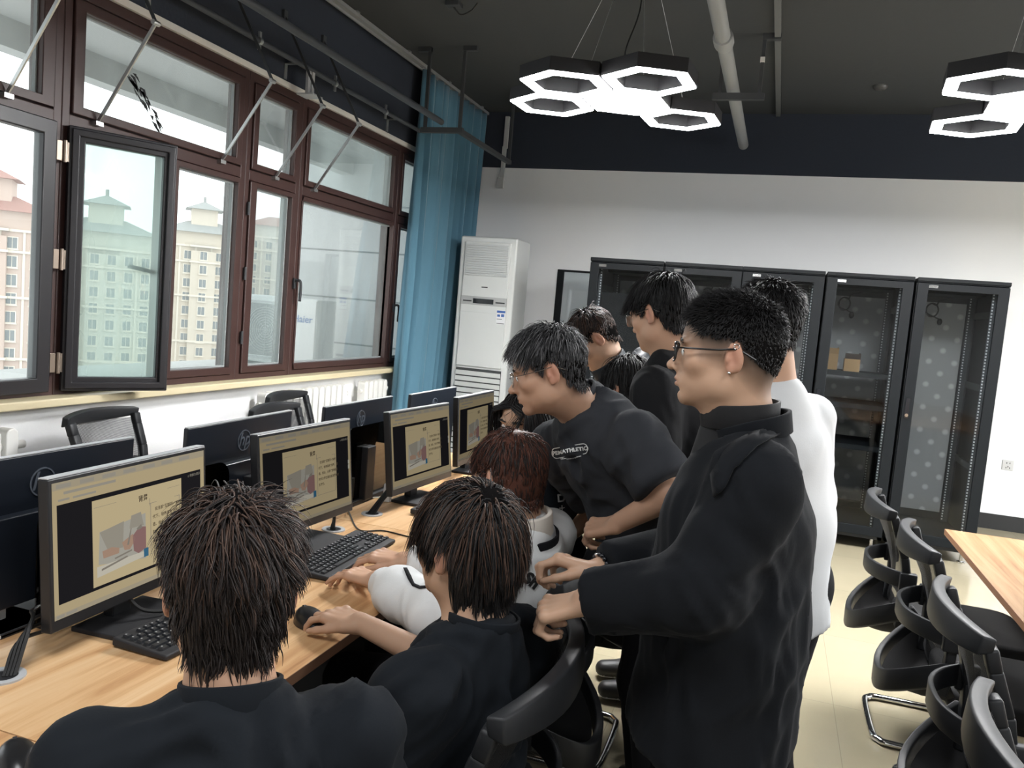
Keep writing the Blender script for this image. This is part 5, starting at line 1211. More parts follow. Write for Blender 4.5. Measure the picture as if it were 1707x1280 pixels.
def lerp_table(x, tab): xs, ys = zip(*tab); return np.interp(x, xs, ys)
HAIRLINE = [(0, 0.074), (0.45, 0.068), (0.85, 0.050), (1.15, 0.012), (1.40, -0.006), (1.58, 0.024), (1.90, 0.012), (2.2, -0.030), (2.6, -0.062), (3.2, -0.072)]
def hair(body_VQ, A, c, s, parent, origin, st, seed):
    """close cap over the scalp plus tapering locks grown from it"""
    rng = np.random.default_rng(seed)
    V, Q = body_VQ; Nn = normals(V, Q); Lc = (V - c) @ A / s
    ang = np.arctan2(np.abs(Lc[:, 0]), Lc[:, 1]); zl = lerp_table(ang, st.get('line', HAIRLINE)) + st.get('raise', 0.0)
    ear = ((np.abs(Lc[:, 0]) - 0.080) / 0.014) ** 2 + ((Lc[:, 1] + 0.013) / 0.024) ** 2 + ((Lc[:, 2] + 0.006) / 0.036) ** 2 < 1
    near = (np.abs(Lc[:, 0]) < 0.088) & (np.abs(Lc[:, 1]) < 0.14) & (Lc[:, 2] > -0.11) & (Lc[:, 2] < 0.15)
    m = (Lc[:, 2] > zl) & near & ~ear
    mq = m[Q].all(1); F_ = Q[mq]
    used = np.unique(F_); remap = np.full(len(V), -1); remap[used] = np.arange(len(used))
    edge = np.clip((Lc[used, 2] - zl[used]) / 0.03, 0, 1)
    top = np.clip((Lc[used, 2] - 0.02) / 0.07, 0, 1)
    th = (st.get('cap', 0.006) * (0.25 + 0.75 * top) + 0.001) * (0.25 + 0.75 * edge)
    cv = V[used] + Nn[used] * (th * s)[:, None] * (1 + 0.35 * vnoise(Lc[used] * 60, seed))[:, None]
    n = st.get('n', 3500); roots = used[rng.integers(0, len(used), n)]
    P = Lc[roots] + rng.normal(0, 0.0012, (n, 3)); Nl = Nn[roots] @ A
    K = np.array(st.get('crown', (0.012, -0.055, 0.118)))
    T = P - K; T -= Nl * (T * Nl).sum(1)[:, None]; T /= np.linalg.norm(T, axis=1)[:, None] + 1e-6
    sw = np.array(st.get('sweep', (0, 0, 0))); topw = np.clip((P[:, 2] - 0.03) / 0.06, 0, 1)
    front = np.clip((P[:, 1] - 0.0) / 0.07, 0, 1)
    T = T + sw * (topw * st.get('sweep_all', 1.0))[:, None]
    swirl = np.cross(Nl, T) * st.get('swirl', 0.25); cd = np.exp(-(np.linalg.norm(P - K, axis=1) / 0.045) ** 2); T = T + swirl + rng.normal(0, 1, (n, 3)) * (st.get('mess', 0.18) + st.get('whorl', 0.6) * cd)[:, None]
    lift = (st.get('lift', 0.3) * topw + st.get('lift_side', 0.08)) * (0.6 + 0.8 * rng.random(n))
    D = T + Nl * (lift * (1 - 0.75 * cd))[:, None]; D /= np.linalg.norm(D, axis=1)[:, None]
    back = np.clip((-P[:, 1] - 0.01) / 0.05, 0, 1)
    low = np.clip((0.04 - P[:, 2]) / 0.06, 0, 1)
    L = st['top'] * topw + (1 - topw) * (st['side'] * (1 - back) + st['back'] * back)
    L = np.where((front > 0.4) & (topw > 0.2), st.get('fringe', st['top']), L)
    overear = np.exp(-(((P[:, 1] + 0.005) / 0.034) ** 2 + ((P[:, 2] - 0.03) / 0.042) ** 2)) * st.get('ear_clear', 0.0)
    L = L * (0.65 + 0.55 * rng.random(n)) * (1 - overear)
    m_ = 8; down = A.T @ np.array([0, 0, -1.0]); grav = st.get('grav', 0.22); vol = st.get('vol', 0.012)
    ec = np.array([0, -0.012, 0.028]); er = np.array([0.077, 0.100, 0.091]); lay = st.get('lay0', 0.003) + vol * rng.random(n) * (0.4 + 0.6 * topw)
    pts = [P.copy()]; p = P.copy(); d = D.copy()
    for i in range(1, m_):
        d = d + down * grav + rng.normal(0, st.get('curl', 0.05), (n, 3)); d /= np.linalg.norm(d, axis=1)[:, None]
        p = p + d * (L / (m_ - 1))[:, None]
        q = p - ec; kk = np.sqrt(((q / (er + lay[:, None])) ** 2).sum(1)); ins = (kk < 1) & (p[:, 2] > -0.045)
        pn = ec + q / np.maximum(kk, 0.2)[:, None]
        p = np.where(ins[:, None], pn, p)
        rn = np.sqrt(p[:, 0] ** 2 + (p[:, 1] + 0.030) ** 2); low_in = (p[:, 2] <= -0.045) & (rn < 0.062) & (p[:, 1] < 0.0)
        p = np.where(low_in[:, None], p + np.stack([p[:, 0], p[:, 1] + 0.03, 0 * rn], 1) * ((0.064 + lay * 0.5 - rn) / np.maximum(rn, 0.01))[:, None], p)
        if st.get('curtain'):
            fm = (p[:, 1] > -0.005) & (p[:, 2] < 0.062); sx = np.where(np.abs(p[:, 0]) < 0.004, 0.004, p[:, 0]); p[:, 0] = np.where(fm, np.sign(sx) * np.maximum(np.abs(sx), 0.070 + 0.3 * lay), p[:, 0])
        pts.append(p.copy())
    pts = np.stack(pts, 1)
    g = st.get('clump', 0.55); ng = max(8, int(n / st.get('per', 14))); gi = rng.integers(0, n, ng)
    nearest = np.concatenate([np.argmin(((P[a:a + 800, None, :] - P[gi][None]) ** 2).sum(2), 1) for a in range(0, n, 800)])
    gp = pts[gi[nearest]]; t = np.linspace(0, 1, m_)[None, :, None]
    pts = pts * (1 - g * t ** 1.3) + g * t ** 1.3 * (gp + (P - P[gi[nearest]])[:, None, :] * (1 - t) * 0.5)
    W = c + (pts * s) @ A.T
    r0 = st.get('r', 0.0013) * s * (0.7 + 0.6 * rng.random(n))
    tang = np.gradient(W, axis=1); tang /= np.linalg.norm(tang, axis=2)[:, :, None] + 1e-9
    ref = (W - c); e1 = np.cross(tang, ref); e1 /= np.linalg.norm(e1, axis=2)[:, :, None] + 1e-9; e2 = np.cross(tang, e1)
    rad = r0[:, None] * (1 - np.linspace(0, 1, m_) ** 2.2)[None] * 0.95 + 0.0001
    ring = []
    for k in range(3):
        a = 2 * PI * k / 3; ring.append(W + (e1 * math.cos(a) * 1.5 + e2 * math.sin(a) * 0.8) * rad[:, :, None])
    R3 = np.stack(ring, 2); SV = R3.reshape(-1, 3)
    base = (np.arange(n) * m_ * 3)[:, None, None, None]; i_ = (np.arange(m_ - 1) * 3)[None, :, None, None]; k_ = np.arange(3)[None, None, :, None]; k2 = (k_ + 1) % 3
    SQ = np.concatenate([base + i_ + k_, base + i_ + k2, base + i_ + 3 + k2, base + i_ + 3 + k_], 3).reshape(-1, 4)
    HV = np.concatenate([cv, SV]); HQ = np.concatenate([remap[F_], SQ + len(cv)])
    mats = [HM[x] for x in st['mats']] + [HM[st.get('scalp', 'scalp')]]; mi = np.zeros(len(HQ), int); mi[:len(F_)] = len(mats) - 1
    if len(mats) > 2:
        pick = (rng.random(n) < st.get('mix', 0.3)) if not st.get('mix_top') else (rng.random(n) < st['mix'] * np.clip((P[:, 2] - 0.0) / 0.08, 0, 1))
        mi[len(F_):] = np.repeat(pick.astype(int), (m_ - 1) * 3)
    return to_mesh('hair', HV, HQ, mats, origin, parent, mi)

def person(name_label, S_):
    """S_: head (centre, az, pitch, roll), neck, body azimuth, joints and clothes, all in room coordinates"""
    A, c = frame(*S_['head']); s = S_.get('hs', 1.0); pb = S_.get('build', 1.0)
    N = V3(S_['neck']); bz = S_['bz']; fw = np.array([math.cos(R_(bz)), math.sin(R_(bz)), 0]); lf = np.array([-fw[1], fw[0], 0]); up = np.array([0, 0, 1.0])
    pel = V3(S_['pelvis']); sp = unit(N - pel); hwid = S_.get('sw', 0.175) * pb
    sL = V3(S_.get('shL', N + lf * hwid - sp * S_.get('drop', 0.055))); sR = V3(S_.get('shR', N - lf * hwid - sp * S_.get('drop', 0.055)))
    side = unit(sL - sR)
    J = S_['arms']; legs = S_['legs']
    F = Field(); head_shapes(F, A, c, s, S_.get('face'))
    F.cap(c + A @ (np.array([0, -0.030, -0.045]) * s), N - sp * 0.03, 0.054 * s, 0.060 * pb, 0.03)
    F.cap(c + A @ (np.array([0, 0.008, -0.075]) * s), N - sp * 0.02 + fw * 0.005, 0.038 * s * S_.get('neckw', 1), 0.048 * pb * S_.get('neckw', 1), 0.03)
    chest = N - sp * 0.17; waist = N + (pel - N) * 0.68
    F.cap(chest, waist, 0.095 * pb, 0.085 * pb, 0.05, wide=side, ws=1.40); F.cap(waist, pel, 0.085 * pb, 0.09 * pb, 0.05, wide=side, ws=1.40)
    for q in (sL, sR): F.cap(N - sp * 0.05, q, 0.050 * pb, 0.048 * pb, 0.05)
    fines = [(c - 0.16 * s, c + 0.16 * s)]
    hands = []
    for sd, sh in (('L', sL), ('R', sR)):
        e, w = V3(J[sd][0]), V3(J[sd][1]); F.cap(sh, e, 0.046 * pb, 0.038 * pb, 0.03); F.cap(e, w, 0.037 * pb, 0.0245 * pb, 0.02)
        hd = J[sd][2] if len(J[sd]) > 2 else None
        if hd is None: hd = dict(fwd=w - e, nrm=up + 0.3 * (lf if sd == 'L' else -lf), thumb=(-lf if sd == 'L' else lf), curl=(0.5, 0.6, 0.4))
        b = hand_shapes(F, w, hd['fwd'], hd['nrm'], hd['thumb'], hd.get('curl', (0.5, 0.6, 0.4)), hd.get('s', 1.0), hd.get('tdir', (0.75, 0.55, -0.15)), hd.get('spread', 0.12), hd.get('curls'), hd.get('tc', 0.3))
        if hd.get('fine'): fines.append(b)
        hands.append(hd)
    for sd, off_ in (('L', 1), ('R', -1)):
        k, a = V3(legs[sd][0]), V3(legs[sd][1]); hp = pel + side * off_ * 0.09 * pb
        F.cap(hp, k, 0.078 * pb, 0.052 * pb, 0.05); F.cap(k, a, 0.050 * pb, 0.034 * pb, 0.03)
        tf = unit(legs[sd][2]) if len(legs[sd]) > 2 else fw
        F.cap(a - up * 0.02 - tf * 0.03, a - up * 0.045 + tf * 0.14, 0.034, 0.026, 0.02)
    V, Q = F.mesh(0.013, fines, S_.get('hf', 0.0032), 1)
    Lc = (V - c) @ A / s
    lips = np.exp(-(((Lc[:, 0]) / 0.020) ** 2 + ((Lc[:, 1] - 0.093) / 0.012) ** 2 + ((Lc[:, 2] + 0.0675) / 0.0085) ** 2) ** 1.5)
    ears = 0.55 * np.exp(-(((np.abs(Lc[:, 0]) - 0.082) / 0.014) ** 2 + ((Lc[:, 1] + 0.014) / 0.024) ** 2 + ((Lc[:, 2] + 0.006) / 0.038) ** 2) ** 1.5)
    chk = 0.16 * np.exp(-(((np.abs(Lc[:, 0]) - 0.045) / 0.024) ** 2 + ((Lc[:, 1] - 0.06) / 0.03) ** 2 + ((Lc[:, 2] + 0.028) / 0.022) ** 2))
    rosy = np.clip(lips * S_.get('lipc', 0.9) + ears + chk, 0, 1)
    ang = np.arctan2(np.abs(Lc[:, 0]), Lc[:, 1]); zl = lerp_table(ang, S_['hair'].get('line', HAIRLINE)) + S_['hair'].get('raise', 0.0)
    fade = S_['hair'].get('fade', 0.0); fwid = S_['hair'].get('fade_w', 0.03); stub = np.clip((Lc[:, 2] - zl + fwid) / fwid, 0, 1) ** 0.8 * fade * (np.abs(Lc[:, 1]) < 0.14) * (np.linalg.norm(Lc, axis=1) < 0.16)
    stub = np.where((np.abs(Lc[:, 0]) > 0.076) & (np.abs(Lc[:, 1] + 0.013) < 0.024) & (np.abs(Lc[:, 2] + 0.006) < 0.036), 0, stub)
    origin = (float(pel[0]), float(pel[1]), 0.0)
    root = to_mesh('person', V, Q, SK[S_.get('skin', 'warm')], origin, None, None, {'rosy': rosy, 'stubble': stub})
    tag(root, name_label, 'person')
    hair((V, Q), A, c, s, root, origin, S_['hair'], S_.get('seed', 1))
    def L(p): return c + A @ (np.array(p) * s)
    if S_.get('eyes', True):
        for x in (-1, 1):
            b = MB(); b.ball(tuple(L((x * 0.032, 0.0775, -0.0055))), 0.0118 * s, 16, 12)
            g = L((x * 0.032, 0.0775, -0.0055)); d = A @ unit(S_.get('gaze', (0, 1, -0.1))); b.m = 1
            b.ball(tuple(g + d * 0.0066 * s), 0.0059 * s, 14, 10); b.build('eye', [EYEW, IRIS], root, smooth=True, origin=None).data.transform(Matrix.Translation((-origin[0], -origin[1], 0)))
        bvx, bq, n_ = [], [], 0
        rng = np.random.default_rng(3); bm_ = MB(); bvh = BVHTree.FromPolygons([tuple(v) for v in V], [tuple(q) for q in Q])
        for x in (-1, 1):
            for k in range(70):
                u = rng.random(); px_ = x * (0.012 + 0.036 * u); pz = 0.0150 + 0.0065 * math.sin(u * 2.2) - 0.004 * u + rng.normal(0, 0.0017)
                hit = bvh.ray_cast(Vector(L((px_, 0.16, pz))), Vector(-A[:, 1]))
                if hit[0] is None: continue
                p0 = hit[0]; d = Vector(A @ np.array([x * 0.9, 0.12, 0.35 - 0.6 * u])).normalized()
                bm_.tube([p0, p0 + d * 0.005, p0 + d * 0.010 - Vector(A[:, 1]) * 0.001], [0.0007, 0.0006, 0.0001], 3, cap=False)
            for lid in range(9):
                u = lid / 8; a_ = -1 + 2 * u
            bm_.tube([L((x * 0.032 + 0.0130 * math.cos(PI * q / 8), 0.0870 - 0.0035 * abs(math.cos(PI * q / 8)), -0.0072 + 0.0055 * math.sin(PI * q / 8))) for q in range(9)], [0.0004] + [0.0009] * 7 + [0.0004], 5)
        bm_.build('eyebrows_and_lashes', HM['black'], root).data.transform(Matrix.Translation((-origin[0], -origin[1], 0)))
    # clothes ------------------------------------------------------
    top = S_['top']; pad = top.get('pad', 0.016)
    G = Field()
    G.cap(chest, waist, 0.098 * pb + pad, 0.098 * pb + pad + top.get('belly', 0.0), 0.06, wide=side, ws=1.38)
    hem = V3(top.get('hem', pel - sp * 0.02)); G.cap(waist, hem - sp * 0.10, 0.098 * pb + pad + top.get('belly', 0.0), 0.105 * pb + pad + top.get('flare', 0.0), 0.06, wide=side, ws=1.38)
    for q in (sL, sR): G.cap(N - sp * 0.055, q, 0.052 * pb + pad * 0.5, 0.046 * pb + pad * 0.45, 0.05)
    for sd, sh in (('L', sL), ('R', sR)):
        e, w = V3(J[sd][0]), V3(J[sd][1]); cu = top.get('sleeve', 1.9); sp_ = top.get('sleeve_pad', pad)
        if cu > 1:
            t = cu - 1; q = e + (w - e) * t
            G.cap(sh, e, 0.049 * pb + sp_ * 0.6, 0.041 * pb + sp_ * 0.9, 0.035); G.cap(e, q + unit(w - e) * 0.03, 0.042 * pb + sp_, 0.028 * pb + sp_ * top.get('cuff', 0.8), 0.025); G.cut(q, w - e, 0.09)
            if top.get('puff'): G.ell(e + (q - e) * 0.62, (0.058, 0.058, 0.058), None, 0.05)
        else:
            q = sh + (e - sh) * cu; G.cap(sh, q + unit(e - sh) * 0.06, 0.052 * pb + sp_, 0.048 * pb + sp_ * 1.25, 0.035); G.cut(q, e - sh, 0.115)
    nk = top.get('neck_r', 0.062); nd = unit(c - N); G.cap(N - sp * 0.07, N - sp * 0.02 + nd * top.get('neck_up', 0.0), 0.085 * pb, 0.070 * pb, 0.045); G.cap(N + nd * (0.035 - top.get('neck_d', 0.0)) + fw * top.get('neck_f', 0.012), N + nd * 0.20, nk * pb, nk * pb * 1.1, 0.010, '-')
    G.cut(hem, -sp, 0.26)
    GV, GQ = G.mesh(top.get('h', 0.0095), (), 0.004, 2); GV = folds(GV, GQ, top.get('fold', 0.0045), top.get('freq', (8, 8, 5)), S_.get('seed', 1)); GV = GV
    shirt = to_mesh(top.get('name', 'shirt'), GV, GQ, top['mat'], origin, root)
    P_ = Field(); lp = 0.016
    P_.cap(waist - sp * 0.02, pel, 0.090 * pb + 0.008, 0.100 * pb + 0.010, 0.05, wide=side, ws=1.35)
    for sd, off_ in (('L', 1), ('R', -1)):
        k, a = V3(legs[sd][0]), V3(legs[sd][1]); hp = pel + side * off_ * 0.09 * pb
        P_.cap(hp, k, 0.082 * pb + lp, 0.056 * pb + lp, 0.05); P_.cap(k, a - up * 0.02, 0.055 * pb + lp, 0.042 * pb + lp, 0.03); P_.cut(a - up * 0.015, a - k, 0.12)
    PV, PQ = P_.mesh(0.014, (), 0.004, 2); PV = folds(PV, PQ, 0.004, (7, 7, 5), 9); to_mesh('trousers', PV, PQ, S_.get('trousers', CL['trousers']), origin, root)
    for sd in ('L', 'R'):
        a = V3(legs[sd][1]); tf = unit(legs[sd][2]) if len(legs[sd]) > 2 else fw; T_ = Field()
        b0 = np.array([a[0], a[1], 0.048]); T_.cap(b0 - tf * 0.05, b0 + tf * 0.06, 0.043, 0.045, 0.02); T_.cap(b0 + tf * 0.05, b0 + tf * 0.17 - up * 0.008, 0.044, 0.036, 0.03, wide=np.cross(tf, up), ws=1.15); T_.cap(b0 - tf * 0.02, b0 - tf * 0.01 + up * 0.05, 0.045, 0.043, 0.02)
        T_.cut(b0 - up * 0.046, -up, 0.3)
        TV, TQ = T_.mesh(0.009, (), 0.004, 1); zz = TV[TQ].mean(1)[:, 2]; to_mesh('shoe', TV, TQ, [SHOE, SOLE], origin, root, (zz < 0.022).astype(int))
    return dict(root=root, A=A, c=c, s=s, L=L, N=N, sp=sp, fw=fw, lf=lf, side=side, origin=origin, shirt=(GV, GQ), pel=pel, sL=sL, sR=sR, body=(V, Q))
def child(pr, bm, name, material, smooth=True, bevel=0.0, parent=None):
    o = bm.build(name, material, parent or pr['root'], smooth=smooth, bevel=bevel); o.data.transform(Matrix.Translation((-pr['origin'][0], -pr['origin'][1], 0))); return o
def spectacles(pr, rim_mat, half, tophalf=True, r=0.0011, wide=1.0, temple=None):
    L = pr['L']; b = MB(); g = MB()
    for x in (-1, 1):
        w, h = 0.0245 * wide, 0.0185; cx = x * 0.0325
        pts = [L((cx + u, 0.1040 - 0.10 * abs(cx + u) ** 1.0 * 0.12 - 0.006 * (abs(u + x * 0.0) / w) ** 2 * (1 if u * x > 0 else 0.2), -0.008 + v)) for u, v in rrect(2 * w, 2 * h, 0.012, 4)]
        n = len(pts)
        b.tube(pts, [r * (1.7 if (tophalf and ((k / n) < 0.5)) else 1.0) for k in range(n)], 6, closed=True)
        g.add([tuple(p) for p in pts], [tuple(range(n))])
        hx = x * (0.0325 + w)
        b.tube(smooth_path([L((hx, 0.096, 0.002)), L((x * 0.0735, 0.080, 0.003)), L((x * 0.0800, 0.02, 0.006)), L((x * 0.0825, -0.018, 0.010)), L((x * 0.0800, -0.055, -0.006))], 5), temple or r * 1.2, 6)
    b.tube(smooth_path([L((-0.009, 0.1035, -0.003)), L((0, 0.107, -0.001)), L((0.009, 0.1035, -0.003))], 4), r * 1.1, 6)
    t = child(pr, b, 'spectacles', rim_mat); child(pr, g, 'lenses', LENS, parent=t)
    return t
def patch_text(pr, parts, material, ctr, xdir, zdir, name, lift=0.002, VQ=None):
    """print lettering onto the cloth: parts = flat meshes (vertex array, polygon list) in the print's own plane, wrapped onto the garment"""
    V, Q = VQ or pr['shirt']; bvh = BVHTree.FromPolygons([tuple(v) for v in V], [tuple(q) for q in Q])
    x = Vector(unit(xdir)); z = Vector(zdir); z = (z - x * z.dot(x)).normalized(); n = x.cross(z); ctr = Vector(ctr)
    me = bpy.data.meshes.new(name); vs, fs = [], []
    for pv, pf in parts:
        o = len(vs)
        for u, v in pv:
            p = ctr + x * u + z * v; h = bvh.ray_cast(p + n * 0.25, -n, 0.5)
            vs.append(tuple((h[0] + n * lift) if h[0] is not None else p))
        fs += [tuple(i + o for i in f) for f in pf]
    me.from_pydata(vs, [], fs); me.transform(Matrix.Translation((-pr['origin'][0], -pr['origin'][1], 0))); me.materials.append(material)
    o = bpy.data.objects.new(name, me); COL.objects.link(o); o.parent = pr['root']; return o
def flat_text(s, size, bold=0.0, spacing=1.0, dx=0.0, dy=0.0):
    o = text_mesh('tmp', s, size, M['white_pl'], Matrix.Identity(4), bold=bold, spacing=spacing); me = o.data
    bm = bmesh.new(); bm.from_mesh(me); bmesh.ops.triangulate(bm, faces=bm.faces); bmesh.ops.subdivide_edges(bm, edges=[e for e in bm.edges if e.calc_length() > size * 0.3], cuts=1, use_grid_fill=False)
    pv = [(v.co.x + dx, v.co.y + dy) for v in bm.verts]; bm.verts.index_update(); pf = [tuple(v.index for v in f.verts) for f in bm.faces]; bm.free(); bpy.data.objects.remove(o); return pv, pf
# ------------------------------------------------------------------ the ten people
def sit_legs(pel, bz, kneef=0.40, spread=0.12, foot=0.36, az_feet=None):
    p = V3(pel); f = np.array([math.cos(R_(bz)), math.sin(R_(bz)), 0]); l = np.array([-f[1], f[0], 0])
    return dict(L=(p + f * kneef + l * spread + np.array([0, 0, -0.02]), np.array([*(p + f * foot + l * spread)[:2], 0.09]), f), R=(p + f * kneef - l * spread + np.array([0, 0, -0.02]), np.array([*(p + f * foot - l * spread)[:2], 0.09]), f))
def stand_legs(pel, bz, spread=0.10, back=0.04, knee=0.03):
    p = V3(pel); f = np.array([math.cos(R_(bz)), math.sin(R_(bz)), 0]); l = np.array([-f[1], f[0], 0]); out = {}
    for sd, o in (('L', 1), ('R', -1)):
        out[sd] = (np.array([*(p + f * knee + l * spread * o)[:2], p[2] * 0.55]), np.array([*(p - f * back + l * spread * o)[:2], 0.09]), f)
    return out
def collar(pr, r, h, th, material, name, gap=0.5, up=0.0, lean=0.25, ctr=(0, 0), fall=0.0, flare=0.0, parent=None):
    """stand collar: a band round the neck, open for gap radians in front"""
    N, sp, fw, lf = pr['N'], pr['sp'], pr['fw'], pr['lf']
    axis = unit(sp + fw * lean); f = unit(fw - axis * (fw @ axis)); l = np.cross(axis, f); b = MB(); n = 26; vs = []; fs = []
    for i in range(n + 1):
        a = gap / 2 + (2 * PI - gap) * i / n; d = f * math.cos(a) + l * math.sin(a)
        fr = max(0, math.cos(a)); base = N + axis * (up - fall * fr) + f * ctr[0]
        for (rr_, hh) in ((r, 0), (r + flare, h), (r + th + flare, h * 0.98), (r + th + flare * 0.2, -h * 0.15)): vs.append(tuple(base + d * rr_ + axis * hh))
    for i in range(n):
        for k in range(4): fs.append((i * 4 + k, i * 4 + (k + 1) % 4, (i + 1) * 4 + (k + 1) % 4, (i + 1) * 4 + k))
    fs += [(3, 2, 1, 0), tuple(n * 4 + k for k in range(4))]; b.add(vs, fs)
    return child(pr, b, name, material, bevel=0.002, parent=parent)
def blob(pr, shapes, name, material, h=0.008, fold=0.004, parent=None, seed=3):
    G = Field()
    for sh in shapes: G.cap(*sh)
    V, Q = G.mesh(h, (), 0.004, 2); V = folds(V, Q, fold, (14, 14, 10), seed); return to_mesh(name, V, Q, material, pr['origin'], parent or pr['root'])
UPZ = np.array([0, 0, 1.0])

# 1 student seen from behind, lower left
P1 = person('person seen from behind at lower left with brown tinted messy hair and black shirt', dict(
    head=((-0.680, 0.926, 1.150), 128, -8, 0), neck=(-0.632, 0.872, 1.010), bz=130, pelvis=(-0.57, 0.80, 0.53), sw=0.165, build=1.0,
    arms=dict(L=((-0.80, 0.80, 0.68), (-0.82, 1.03, 0.64)), R=((-0.48, 1.06, 0.68), (-0.70, 1.18, 0.64))), legs=sit_legs((-0.57, 0.80, 0.52), 145, 0.38, 0.13, 0.34),
    skin='warm', eyes=False, hf=0.0045, seed=1,
    hair=dict(mats=['dark', 'brown'], mix=0.38, mix_top=True, top=0.072, side=0.030, back=0.052, fringe=0.07, n=9000, vol=0.018, lift=0.5, lift_side=0.12, mess=0.34, ear_clear=1.0, clump=0.62, per=16, grav=0.20, crown=(0.0, -0.045, 0.118), r=0.0010, cap=0.012, swirl=0.5),
    top=dict(mat=CL['ink'], pad=0.020, sleeve=1.95, hem=(-0.57, 0.81, 0.56), fold=0.0095, freq=(11, 11, 7))))
collar(P1, 0.061, 0.032, 0.006, CL['ink'], 'shirt_collar', gap=0.6, up=0.004, lean=0.1)

# 2 student in black T-shirt, hand on the mouse
mw = onz(598, 1037, 0.805); mouse_p = Vector((mp2.x, mp2.y, DZ))
P2 = person('person seated in black T-shirt with dark long fringed cut hair, right hand on a mouse', dict(
    head=((-0.522, 1.424, 1.106), 156, 2, 0), neck=(-0.468, 1.392, 0.962), bz=165, pelvis=(-0.56, 1.36, 0.54), sw=0.165, drop=0.078,
    arms=dict(L=((-0.60, 1.16, 0.68), (-0.80, 1.26, 0.62)), R=((-0.57, 1.60, 0.765), (mw.x, mw.y, 0.805), dict(fwd=(-1, 0.34, -0.04), nrm=(0.05, -0.12, 1), thumb=(-0.3, -1, 0), curls=[(0.32, 0.55, 0.30), (0.28, 0.55, 0.32), (0.32, 0.6, 0.35), (0.36, 0.6, 0.35)], tdir=(0.90, 0.42, -0.22), tc=0.1, spread=0.20, fine=True))),
    legs=sit_legs((-0.56, 1.36, 0.53), 178, 0.40, 0.12, 0.34), skin='fair', seed=2,
    hair=dict(mats=['black', 'brown'], mix=0.5, mix_top=True, top=0.105, side=0.085, back=0.085, fringe=0.10, n=6000, vol=0.015, lift=0.30, lift_side=0.12, mess=0.13, ear_clear=0.95, clump=0.6, per=18, grav=0.30, crown=(-0.01, -0.055, 0.115), r=0.0011, cap=0.010, sweep=(0.1, 0.3, 0), swirl=0.2, line=[(0, 0.06), (0.45, 0.055), (0.85, 0.035), (1.15, 0.0), (1.40, -0.012), (1.58, 0.022), (1.90, 0.005), (2.2, -0.045), (2.6, -0.075), (3.2, -0.085)]),
    top=dict(mat=CL['ink'], pad=0.022, sleeve=0.98, sleeve_pad=0.020, hem=(-0.56, 1.36, 0.56), fold=0.014, freq=(11, 11, 7))))

# 3 student in the white jacket, typing
P3 = person('person seated in white jacket with reddish brown hair, both hands typing on a keyboard', dict(
    head=((-0.630, 1.996, 1.122), 150, -12, 0), neck=(-0.575, 1.985, 1.000), bz=170, pelvis=(-0.62, 2.06, 0.54), sw=0.18,
    arms=dict(L=((-0.70, 1.765, 0.815), tuple(onz(626, 966, 0.808)), dict(fwd=(-0.93, 0.30, -0.02), nrm=(0, 0, 1), thumb=(-0.2, 1, 0), curls=[(0.35, 0.5, 0.35), (0.30, 0.5, 0.35), (0.30, 0.45, 0.3), (0.22, 0.35, 0.2)], spread=0.30, tdir=(0.85, 0.5, -0.15), fine=True)),
              R=((-0.73, 2.20, 0.80), tuple(onz(672, 933, 0.815)), dict(fwd=(-0.97, -0.02, 0.02), nrm=(0.05, -0.1, 1), thumb=(0, -1, 0), curls=[(0.42, 0.6, 0.4), (0.45, 0.62, 0.4), (0.45, 0.6, 0.4), (0.4, 0.5, 0.3)], spread=0.25, tdir=(0.85, 0.5, -0.2), fine=True))),
    legs=sit_legs((-0.62, 2.06, 0.53), 180, 0.40, 0.12, 0.34), skin='warm', seed=3, eyes=False,
    hair=dict(mats=['red', 'dark'], scalp='red', mix=0.40, top=0.062, side=0.016, back=0.026, fringe=0.06, n=5000, vol=0.012, ear_clear=0.8, lift=0.35, lift_side=0.06, mess=0.2, clump=0.55, per=14, grav=0.24, crown=(0.0, -0.05, 0.118), r=0.0013, cap=0.010, fade=0.4),
    top=dict(name='jacket', mat=CL['jacket'], pad=0.030, sleeve=1.93, sleeve_pad=0.032, cuff=0.35, puff=True, hem=(-0.62, 2.06, 0.55), fold=0.011, freq=(9, 9, 6))))
collar(P3, 0.066, 0.050, 0.012, CL['cream'], 'jacket_collar', gap=0.7, up=-0.005, lean=0.2)
collar(P3, 0.088, 0.020, 0.006, CL['black'], 'collar_band', gap=1.4, up=-0.024, lean=0.1)

